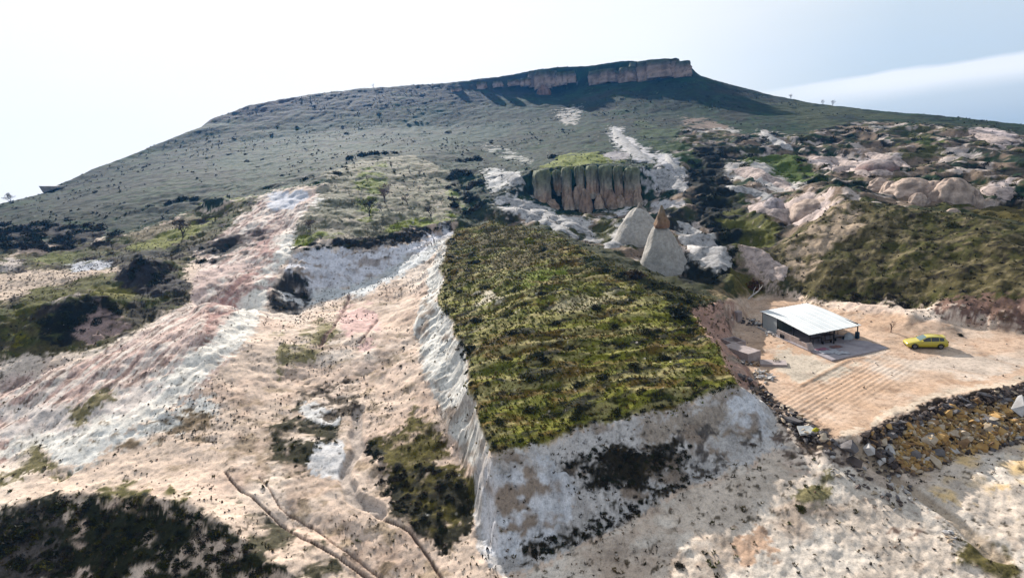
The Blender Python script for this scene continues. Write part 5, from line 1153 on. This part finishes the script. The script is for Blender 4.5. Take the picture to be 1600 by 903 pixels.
# low block wall on the left side
bw = empty('block_wall', S_(-.15, 4.0, 0), 'low pinkish concrete block wall along the open left side of the shed', 'wall')
blockm = [mat('concrete block a', K(200, 180, 172), .9, K(176, 156, 148), 2), mat('concrete block b', K(212, 194, 186), .9, K(184, 166, 158), 2)]
def blk_(u0, u1, v0, v1, z0, z1, nm, mt, par):
    m = MB(); v = [S_(u, w, z) - par.location for z in (z0, z1) for u, w in ((u0, v0), (u1, v0), (u1, v1), (u0, v1))]
    m.add(v, [(0, 1, 2, 3), (7, 6, 5, 4), (0, 4, 5, 1), (1, 5, 6, 2), (2, 6, 7, 3), (3, 7, 4, 0)]); return m.build(nm, mt, par)
for row in range(4):
    n_ = 16
    for k in range(n_):
        v0 = 4.0 + (k + (.5 if row % 2 else 0)) * .475; v1 = min(v0 + .462, 11.6)
        if v0 > 11.4 or (row == 3 and k > 10): continue
        d = random.uniform(-.008, .008); blk_(-.28 + d, -.09 + d, v0, v1, -.1 + row * .235, -.1 + row * .235 + .225, 'block', blockm[(k + row) % 2], bw)
def simple(name, label, cat, build, mt, loc=None, rz=0, smooth=False):
    m = MB(); build(m); o = m.build(name, mt, None, smooth); 
    if loc is not None: o.location = loc
    o.rotation_euler = (0, 0, rz); return tag(o, label, cat)
def tbl(u, v, label, cloth=None, w=1.6, d=.75, rz=.25):
    e = empty('table', S_(u, v, 0), label, 'table', rz=rz)
    m = MB(); m.box(-w / 2, w / 2, -d / 2, d / 2, .72, .76); m.build('tabletop', cloth or mat('brown wood', K(96, 74, 60), .7), e)
    for sx in (-1, 1):
        for sy in (-1, 1): m = MB(); m.box(sx * (w / 2 - .08) - .03, sx * (w / 2 - .08) + .03, sy * (d / 2 - .08) - .03, sy * (d / 2 - .08) + .03, 0, .72); m.build('leg', steel, e)
    return e
tbl(2.2, 10.0, 'dark wooden table inside the shed behind the block wall')
tbl(4.6, 9.6, 'dark wooden table in the middle of the shed front')
tbl(6.6, 8.2, 'table further back on the right side of the shed')
def bench(u, v, label, rz=.25):
    e = empty('bench', S_(u, v, 0), label, 'bench', rz=rz)
    m = MB(); m.box(-.9, .9, -.18, .18, .42, .47); m.build('seat', mat('brown wood', K(96, 74, 60), .7), e)
    for sx in (-1, 1): m = MB(); m.box(sx * .7 - .04, sx * .7 + .04, -.15, .15, 0, .42); m.build('leg', steel, e)
bench(3.4, 10.9, 'dark bench at the shed front near the block wall'); bench(5.8, 10.6, 'dark bench right of the middle post of the shed')
# pale sheet thrown over a pile by the right post
p = S_(7.4, 10.6, 0); o = rocky('covered_pile', 1.7, 1.1, .85, 88, [(0, 1.05), (.4, .9), (.8, .55), (1, .2)], [(0, (206, 212, 218)), (1, (226, 230, 234))], nseg=16, nrow=10, rough=.12, mname='pale sheet'); o.location = p; tag(o, 'pale sheet thrown over a pile at the right front post of the shed', 'pile')
b = empty('barrel', S_(8.45, 11.2, 0), 'blue barrel standing against the right front post of the shed', 'barrel')
bl = mat('blue plastic', K(36, 86, 112), .4)
m = MB(); ring = [(.27, 0), (.30, .05), (.30, .28), (.315, .31), (.30, .34), (.30, .58), (.315, .61), (.30, .64), (.30, .86), (.26, .92)]; n = 14
v = [(r * math.cos(6.283 * k / n), r * math.sin(6.283 * k / n), z) for r, z in ring for k in range(n)]; f = [(i * n + k, i * n + (k + 1) % n, (i + 1) * n + (k + 1) % n, (i + 1) * n + k) for i in range(len(ring) - 1) for k in range(n)]
m.add(v, f + [tuple(range(n))[::-1]]); m.build('body', bl, b, True); m = MB(); m.tube([(0, 0, .90), (0, 0, .95)], .27, 14); m.build('lid', bl, b)
# stuff beside the block wall: boards, slab leaning on its end, sacks
simple('leaning_slab', 'pale stone slab leaning on the front end of the block wall', 'slab', lambda m: m.add([(-.5, -.5, 0), (.45, -.5, 0), (.45, -.42, 0), (-.5, -.42, 0), (-.42, .0, .95), (.4, .0, .95), (.4, .08, .95), (-.42, .08, .95)], [(0, 3, 2, 1), (4, 5, 6, 7), (0, 1, 5, 4), (1, 2, 6, 5), (2, 3, 7, 6), (3, 0, 4, 7)]), blockm[1], S_(-.3, 11.75, 0), .15)
for i, (u, v, s) in enumerate(((-1.0, 2.6, .8), (-.9, 3.4, .9), (-1.5, 3.2, .7), (-.7, 4.2, .6), (-1.8, 3.9, .5), (-1.2, 4.6, .45), (-.55, 5.0, .5))):
    q = S_(u, v, 0); q.z = gz(q.x, q.y); o = stone(q + Vector((0, 0, s * .25)), s, 'white', name='stone_block'); tag(o, 'white stone block heaped beside the left wall of the shed', 'stone block', 'white blocks beside the left wall of the shed')
simple('kerb', 'low pale kerb running along the left wall of the shed', 'kerb', lambda m: m.add([S_(u, w, z) for z in (-.35, .12) for u, w in ((-.9, -.4), (-.6, -.4), (-.6, 4.4), (-.9, 4.4))], [(0, 1, 2, 3), (7, 6, 5, 4), (0, 4, 5, 1), (1, 5, 6, 2), (2, 6, 7, 3), (3, 7, 4, 0)]), mat('pale kerb', K(214, 208, 204), .9))
for i, v in enumerate((5.6, 5.95, 6.3)):
    q = S_(-.6, v, 0); q.z = gz(q.x, q.y); m = MB(); n = 8; ring = [(.12, 0), (.15, .15), (.14, .45), (.06, .6), (.05, .72)]
    vv = [(r * math.cos(6.283 * k / n), r * math.sin(6.283 * k / n), z) for r, z in ring for k in range(n)]; ff_ = [(a * n + k, a * n + (k + 1) % n, (a + 1) * n + (k + 1) % n, (a + 1) * n + k) for a in range(4) for k in range(n)]
    m.add(vv, ff_ + [tuple(range(4 * n, 5 * n))]); o = m.build('gas_bottle', steel, None, True); o.location = q; tag(o, 'small black bottle standing against the block wall of the shed', 'bottle', 'black bottles against the block wall')
# water troughs of concrete under the red cut
def ybox(name, label, cat, c, w, d, h_, rz, mt, hollow=None):
    z = gz(c[0], c[1]); m = MB()
    if hollow:
        t = hollow; m.box(-w / 2, w / 2, -d / 2, -d / 2 + t, -.5, h_).box(-w / 2, w / 2, d / 2 - t, d / 2, -.5, h_).box(-w / 2, -w / 2 + t, -d / 2 + t, d / 2 - t, -.5, h_).box(w / 2 - t, w / 2, -d / 2 + t, d / 2 - t, -.5, h_).box(-w / 2 + t, w / 2 - t, -d / 2 + t, d / 2 - t, -.5, h_ * .45)
    else: m.box(-w / 2, w / 2, -d / 2, d / 2, -.5, h_)
    o = m.build(name, mt); o.location = (c[0], c[1], z); o.rotation_euler = (0, 0, rz); return tag(o, label, cat)
conc = mat('pinkish concrete', K(206, 190, 186), .9, K(172, 156, 152), 1.5, bump=.02)
q = gp(1146, 541); ybox('stone_trough', 'open walled concrete basin under the red earth cut', 'trough', q, 2.2, 2.6, 1.0, .25, conc, .2)
q = gp(1158, 556); ybox('stone_plinth', 'long flat topped concrete plinth in front of the open basin', 'plinth', q, 2.3, 4.6, 1.15, .42, conc)
q = gp(1136, 488 + 12); 
q = gp(1153, 498); ybox('stone_post', 'small square stone pier at the top of the red cut', 'pier', q, .9, .9, 1.3, .3, conc)
q = gp(1208, 569); ybox('stone_step', 'flat pale stone base lying on the yard left of the ploughed lines', 'stone base', q, 3.2, 1.8, .3, -.35, conc)
q = gp(1213, 567); q.z += .2; o = blobs_mesh('potted_shrub', [(0, 0, .1)], [.55], 120, .16, OLIVE, 'bush leaves'); o.location = q; tag(o, 'small grey green shrub growing on the flat stone base', 'bush')
def heap(name, label, cat, poly, n, s0, s1, cns, seed, pname='stone'):
    pts_ = [gp(x, y) for x, y in picks(poly, n, seed)]; c = sum(pts_, Vector()) / len(pts_); e = empty(name, c, label, cat)
    for q in pts_: s = random.uniform(s0, s1); stone(q + Vector((0, 0, s * .2)), s, random.choice(cns), e, pname, c)
    return e
heap('stone_heap', 'row of dark and white stones between the red cut and the shed', 'stone heap', [(1154, 496), (1190, 502), (1192, 510), (1160, 508)], 46, .35, .8, ['dark', 'black', 'white', 'grey', 'black'], 41)
heap('stone_heap', 'scatter of flat white stones near the left edge of the yard', 'stone heap', [(1180, 578), (1200, 580), (1212, 594), (1196, 600), (1176, 590)], 44, .4, .95, ['white', 'cream', 'white'], 42)
heap('stone_heap', 'dark rubble and sticks below the concrete plinth', 'stone heap', [(1156, 562), (1180, 566), (1190, 574), (1160, 570)], 26, .3, .7, ['black', 'dark', 'rust', 'white'], 43)
heap('debris_heap', 'long band of dark rubble falling from the left edge of the yard', 'rubble', [(1150, 582), (1165, 588), (1200, 610), (1250, 650), (1300, 684), (1320, 700), (1300, 712), (1250, 690), (1215, 655), (1180, 618)], 150, .35, 1.0, ['dark', 'black', 'grey', 'dark', 'rust', 'grey', 'cream'], 44)
heap('stone_heap', 'mixed grey stones strewn below the big slab at the yard corner', 'stone heap', [(1300, 700), (1350, 715), (1410, 745), (1440, 780), (1400, 800), (1330, 760), (1290, 730)], 90, .25, .8, ['grey', 'white', 'dark', 'cream', 'dark'], 45)
heap('stone_heap', 'small group of white stones on the brown patch at the lower right', 'stone heap', [(1478, 830), (1498, 834), (1496, 850), (1476, 846)], 12, .3, .7, ['white', 'cream'], 46)
for x, y in ((1228, 598), (1229, 602), (1320, 581)): pass
# cloths lying on the slab
clc = [((176, 120, 140), 'pink'), ((206, 206, 214), 'white'), ((150, 110, 104), 'brown')]
for i, (x, y, w, d, ci) in enumerate(((1284, 546, 1.6, 1.0, 0), (1296, 550, 2.4, 1.3, 1), (1306, 542, 1.5, .9, 2), (1316, 552, 1.8, 1.0, 1))):
    q = P(x, y, z=SB / SCALE); m = MB(); r_ = np.random.RandomState(i); n = 7
    g = [(w * (a / (n - 1) - .5) + r_.uniform(-.06, .06), d * (b_ / (n - 1) - .5) + r_.uniform(-.06, .06), .03 + abs(r_.normal()) * .05) for a in range(n) for b_ in range(n)]
    fs = [(a * n + b_, (a + 1) * n + b_, (a + 1) * n + b_ + 1, a * n + b_ + 1) for a in range(n - 1) for b_ in range(n - 1)]
    m.add(g, fs).add([(x_, y_, z_ - .02) for x_, y_, z_ in g], [t[::-1] for t in fs]); o = m.build('cloth', mat(clc[ci][1] + ' cloth', K(*clc[ci][0]), .9), None, True); o.location = (q[0] * SCALE, q[1] * SCALE, SB)
    tag(o, ('crumpled pink cloth on the slab in front of the shed', 'larger white cloth left of the other white one on the slab', 'brown cloth nearest the shed front on the slab', 'smaller white cloth at the right of the slab')[i], 'cloth')

# ---- the car
p0 = Vector((33.0, 46.4, 0)) * SCALE; fw = gp(1432, 545.5); rw = gp(1469, 545.0)
ctr = (fw + rw) / 2; hd = math.atan2((fw - rw).y, (fw - rw).x)
hd = math.radians(163); ctr = (gp(1450, 545.5)) + Vector((.2, .85, 0)); ctr.z = min(gz(ctr.x + dx, ctr.y) for dx in (-1.3, 0, 1.3)) + .03
car = empty('parked_car', ctr, 'yellow hatchback car parked on the bare yard right of the shed', 'car', rz=hd); car.scale = (1.12, 1.12, 1.12)
yel = mat('yellow car paint', K(226, 206, 34), .25, K(218, 198, 30), .5, spec=.5, coat=.8); blk2 = mat('black trim', K(26, 26, 28), .5); glass = mat('tinted glass', K(20, 24, 28), .06, spec=.9); wsg = mat('painted reflection windscreen', K(110, 138, 136), .08, spec=.9)  # windscreen glass has its pale reflection painted into the base colour
# stations along x (front is +x): x, z bottom, z belt, z top, half width body, half width top
ST_ = [(2.14, .34, .52, .60, .62, .50), (2.06, .22, .60, .68, .78, .62), (1.85, .19, .68, .76, .86, .70), (1.45, .18, .76, .86, .895, .74), (1.05, .18, .82, .93, .90, .76), (.82, .18, .85, .98, .90, .76), (.40, .18, .88, 1.22, .90, .68), (.02, .18, .90, 1.41, .90, .61), (-.45, .18, .91, 1.46, .90, .60), (-1.0, .18, .93, 1.45, .90, .59), (-1.45, .18, .95, 1.40, .90, .57), (-1.72, .20, .97, 1.33, .89, .56), (-1.92, .22, .98, 1.12, .87, .64), (-2.04, .26, .92, .98, .84, .72), (-2.12, .32, .70, .76, .76, .66)]
def sec(s):
    x, zb, zl_, zt, w, t = s; f_ = .55 if zt - zl_ > .25 else .5
    h_ = [(w * .90, zb), (w * .985, zb + .12), (w, (zb + zl_) / 2), (w * .985, zl_), (w + (t - w) * .5, zl_ + (zt - zl_) * f_), (t, zt - .035), (t * .82, zt - .008), (t * .4, zt)]
    return [(x, y, z) for y, z in h_] + [(x, -y, z) for y, z in reversed(h_)]
m = MB(); ns_ = 16
for s in ST_: m.v += sec(s)
for i in range(len(ST_) - 1):
    for k in range(ns_): m.f.append((i * ns_ + k, (i + 1) * ns_ + k, (i + 1) * ns_ + (k + 1) % ns_, i * ns_ + (k + 1) % ns_))
m.f += [tuple(range(ns_)), tuple(range((len(ST_) - 1) * ns_, len(ST_) * ns_))[::-1]]
body = m.build('body', yel, car, True)
bm = bmesh.new(); bm.from_mesh(body.data); bmesh.ops.recalc_face_normals(bm, faces=bm.faces); bm.to_mesh(body.data); bm.free()
def interp(x, k):
    xs = [s[0] for s in ST_][::-1]; return float(np.interp(x, xs, [s[k] for s in ST_][::-1]))
def side_pt(x, f, y_s, off=.012):          # f = 0 at the belt line, 1 at the roof edge
    w, t, zl_, zt = interp(x, 4), interp(x, 5), interp(x, 2), interp(x, 3); mid = .55
    y0, y1, y2 = w * .985, w + (t - w) * .5, t; z0, z1, z2 = zl_, zl_ + (zt - zl_) * mid, zt - .035
    y, z = (y0 + (y1 - y0) * f / mid, z0 + (z1 - z0) * f / mid) if f < mid else (y1 + (y2 - y1) * (f - mid) / (1 - mid), z1 + (z2 - z1) * (f - mid) / (1 - mid))
    return (x, (y + off) * y_s, z + .004)
def sidewin(x0, x1, ys):
    m = MB(); xs = np.linspace(x0, x1, 7); fs_ = (.06, .34, .55, .88); v = []
    for x in xs:
        zt = interp(x, 3); top = .88
        for f in fs_: v.append(side_pt(x, f, ys))
    m.add(v, [tuple((a * 4 + b, (a + 1) * 4 + b, (a + 1) * 4 + b + 1, a * 4 + b + 1)) for a in range(6) for b in range(3)]); m.build('side_window', glass, car)
for ys in (1, -1): sidewin(-.28, .55, ys); sidewin(-1.12, -.34, ys); sidewin(-1.62, -1.18, ys)
def across(x0, x1, fr, off, mt, nm):
    m = MB(); v = []; xs = np.linspace(x0, x1, 6)
    for x in xs:
        t = interp(x, 5); zt = interp(x, 3)
        for q in (-1, -.82, -.4, 0, .4, .82, 1): v.append((x + off * .5 * (1 if x0 > 0 else -1), q * t * fr, zt + off - (.03 if abs(q) == 1 else (.006 if abs(q) > .5 else 0))))
    m.add(v, [(a * 7 + b, a * 7 + b + 1, (a + 1) * 7 + b + 1, (a + 1) * 7 + b) for a in range(5) for b in range(6)]); m.build(nm, mt, car, True)
across(.80, .08, .93, .012, wsg, 'windscreen'); across(-1.76, -1.95, .9, .012, glass, 'rear_window')
for x, ys in ((1.33, 1), (1.33, -1), (-1.3, 1), (-1.3, -1)):
    w = empty('wheel', (x, ys * .80, .31), '', ''); del w['label']; del w['category']; w.parent = car
    m = MB(); n = 20; ring = [(.20, -.10), (.29, -.11), (.325, -.08), (.325, .08), (.29, .12), (.20, .12)]
    v = [(r * math.cos(6.283 * k / n), y * ys, r * math.sin(6.283 * k / n)) for r, y in ring for k in range(n)]; m.add(v, [(i * n + k, i * n + (k + 1) % n, (i + 1) * n + (k + 1) % n, (i + 1) * n + k) for i in range(5) for k in range(n)]); m.build('tyre', mat('tyre rubber', K(24, 24, 25), .9), w, True)
    m = MB(); m.tube([(0, .09 * ys, 0), (0, .105 * ys, 0)], .205, 18)
    for k in range(5):
        a = 6.283 * k / 5; m.box(-.025, .025, .10 if ys > 0 else -.125, .125 if ys > 0 else -.10, .02, .2, Matrix.Rotation(a, 4, 'Y'))
    m.build('rim', mat('silver rim', K(150, 150, 155), .35, metal=.6), w)
    m = MB(); n = 16; v = []
    for r in (.335, .385):
        for k in range(n + 1): a = math.pi * k / n; v.append((x + r * math.cos(a), ys * (.905), .31 + r * math.sin(a)))
    m.add(v + [(a, b - ys * .05, c) for a, b, c in v], [(k, k + 1, n + 2 + k, n + 1 + k) for k in range(n)]); m.build('wheel_arch', blk2, car)
m = MB(); m.box(-1.0, 1.0, .86, .912, .17, .26).box(-1.0, 1.0, -.912, -.86, .17, .26); m.build('sill', blk2, car)
m = MB(); m.add([(2.10, -.55, .24), (2.13, .55, .24), (2.165, .48, .42), (2.165, -.48, .42), (2.0, -.55, .24), (2.0, .55, .24), (2.0, .48, .42), (2.0, -.48, .42)], [(0, 1, 2, 3), (4, 7, 6, 5), (0, 4, 5, 1), (3, 2, 6, 7), (1, 5, 6, 2), (0, 3, 7, 4)]); m.build('grille', blk2, car)
for ys in (1, -1):
    m = MB(); m.add([(2.08, .50 * ys, .50), (1.86, .80 * ys, .56), (1.74, .84 * ys, .70), (2.02, .56 * ys, .66), (2.12, .50 * ys, .52), (1.90, .84 * ys, .56), (1.78, .875 * ys, .70), (2.06, .58 * ys, .67)], [(4, 5, 6, 7), (0, 3, 2, 1), (0, 1, 5, 4), (2, 3, 7, 6), (1, 2, 6, 5), (0, 4, 7, 3)]); m.build('headlight', mat('headlight glass', K(220, 224, 226), .15), car)
    m = MB(); m.box(-2.10, -1.99, ys * .74 - .1, ys * .74 + .1, .78, .90); m.build('tail_light', mat('red lens', K(140, 24, 20), .3), car)
    m = MB(); m.box(.52, .68, ys * .93 - .04, ys * .93 + .12 * ys + .04, .92, 1.05); m.build('mirror', yel, car)
    for hx in (.05, -.8): m = MB(); m.box(hx - .09, hx + .09, ys * .90 - .012, ys * .90 + .012, .80, .83); m.build('door_handle', yel, car)
m = MB(); m.box(-1.92, -1.66, -.5, .5, 1.345, 1.375); m.build('spoiler', yel, car)

# ================================================================ ground cover (nobody could count it)
HZ = GZ[:, :NF]
cell = RR[:, None] * np.gradient(RR)[:, None] * DA * np.ones((1, NF)) * SCALE ** 2
def scatter(mask, per_m2, seed, rmax=200):
    r_ = np.random.RandomState(seed); lam = mask * cell * per_m2 * (fR < rmax) * (fR > 19)
    n = r_.poisson(lam); ii, jj = np.nonzero(n); rep_ = n[ii, jj]; ii = np.repeat(ii, rep_); jj = np.repeat(jj, rep_)
    k = len(ii); r = RR[ii] + (r_.rand(k) - .5) * np.gradient(RR)[ii]; a = AZ[jj] + (r_.rand(k) - .5) * DA
    return r * np.sin(a) * SCALE, r * np.cos(a) * SCALE, HZ[ii, jj] * SCALE, r
def tufts(name, mask, per_m2, size, cols, seed, mname, ntri=7, rmax=200, up=1.0, flatk=.6, **kw):
    x, y, z, rr = scatter(mask, per_m2, seed, rmax); r_ = np.random.RandomState(seed); n = len(x)
    s = size[0] + (size[1] - size[0]) * r_.rand(n) ** 2
    ang = r_.rand(n, ntri) * 6.28; lean = r_.rand(n, ntri) * .8; w = .22 + .2 * r_.rand(n, ntri)
    dx, dy = np.cos(ang), np.sin(ang)
    b0 = np.stack([dx * .25 - dy * w, dy * .25 + dx * w, -.12 + 0 * w], -1); b1 = np.stack([dx * .25 + dy * w, dy * .25 - dx * w, -.12 + 0 * w], -1); tp = np.stack([dx * (.3 + lean), dy * (.3 + lean), flatk * (1.25 - lean) * up], -1)
    co = np.stack([b0, b1, tp], 2) * s[:, None, None, None] + np.stack([x, y, z], -1)[:, None, None, :]
    cl = np.array([K(*c) for c in cols])[r_.randint(0, len(cols), n)] * (.75 + .5 * r_.rand(n, 1))
    c = np.repeat(cl, ntri * 3, 0)
    print(name, n)
    me = mesh_np(name, co.reshape(-1, 3), np.arange(n * ntri * 3), 3, vmat(mname, .9, 0, 8), False, {'col': ('FLOAT_COLOR', c)})
    return link(name, me, None, kind='stuff', label=kw.get('label', name.replace('_', ' ')))
pl_d = np.clip(pl + sstep(.08, .6, blur(pl, 7, 7)) * sstep(.45, .6, fbm(X_, Y_, .8, 3, 158)), 0, 1)
tufts('grass', pl_d, 5.0, (.14, .42), [(146, 146, 56), (124, 128, 44), (160, 148, 76), (100, 104, 40), (136, 110, 48), (78, 72, 34), (150, 128, 70)], 51, 'grass blades', 7, label='rough green grass on the plateau')
nonveg = np.clip(1 - pl - mh - yd, 0, 1)
clus = sstep(.44, .64, fbm(X_, Y_, 4.5, 3, 152))
tufts('dry_tufts', nonveg * clus * (1 - pk * .85), 2.3, (.08, .32), [(104, 88, 62), (76, 66, 46), (56, 50, 36), (110, 100, 60), (120, 98, 74)], 52, 'dry tuft', 7, 110, label='small dry tufts dotted over the bare ground')
tufts('tussocks', nonveg * (1 - pk * .7) * sstep(.4, .7, fbm(X_, Y_, 7, 3, 159)), .30, (.14, .46), [(122, 110, 72), (94, 86, 56), (140, 122, 90), (104, 104, 62)], 58, 'tussock grass', 11, 100, flatk=.5, label='straw coloured tussocks on the bare ground')
tufts('slope_scrub', np.clip(ns + mh * (fR < 125) * .3, 0, 1), .45, (.2, .6), [(70, 66, 38), (52, 48, 30), (92, 84, 50), (84, 88, 40), (44, 40, 28)], 53, 'slope scrub', 6, 130, label='low scrub on the slopes')
tufts('hill_scrub', mh * (fR > 110) * sstep(.42, .6, fbm(X_, Y_, 16, 3, 153)), .05, (.4, 1.1), [(40, 50, 28), (52, 62, 34), (34, 40, 26), (74, 78, 48)], 54, 'hill scrub', 6, 330, label='low scrub on the hillside')
tufts('bank_scrub', np.clip(ff * clus * .8 + lt * .35, 0, 1), 1.6, (.12, .4), [(66, 58, 46), (48, 44, 36), (84, 76, 56)], 55, 'bank scrub', 7, 120, label='small scrub on the banks')
# pebbles on the bare ground
x, y, z, rr = scatter(np.clip(nonveg + yd * .5, 0, 1) * sstep(.4, .65, fbm(X_, Y_, 6, 3, 154)), .55, 56, 75)
r_ = np.random.RandomState(3); sz = .06 + .22 * r_.rand(len(x)) ** 3
stuff_stones('pebbles', list(zip(x, y, z + sz * .15, sz)), 'pebble', None, 57, kind='stuff', cols=[(176, 152, 134), (120, 104, 92), (214, 204, 194), (90, 74, 62), (150, 120, 100)])

# ---------------------------------------------------------------- the air: one closed box of thin haze round the whole scene
m = MB(); m.box(-1250, 1250, -400, 900, -62, 150); 
hz_m = bpy.data.materials.new('thin haze'); hz_m.use_nodes = True; t = hz_m.node_tree; t.nodes.clear()
pv = N(t, 'ShaderNodeVolumePrincipled'); pv.inputs['Color'].default_value = (.10, .40, 1.0, 1); pv.inputs['Density'].default_value = .00010; pv.inputs['Anisotropy'].default_value = .4
om = N(t, 'ShaderNodeOutputMaterial'); t.links.new(pv.outputs[0], om.inputs['Volume'])
hz = m.build('haze', hz_m, None, kind='stuff', label='thin blue haze over the hill')
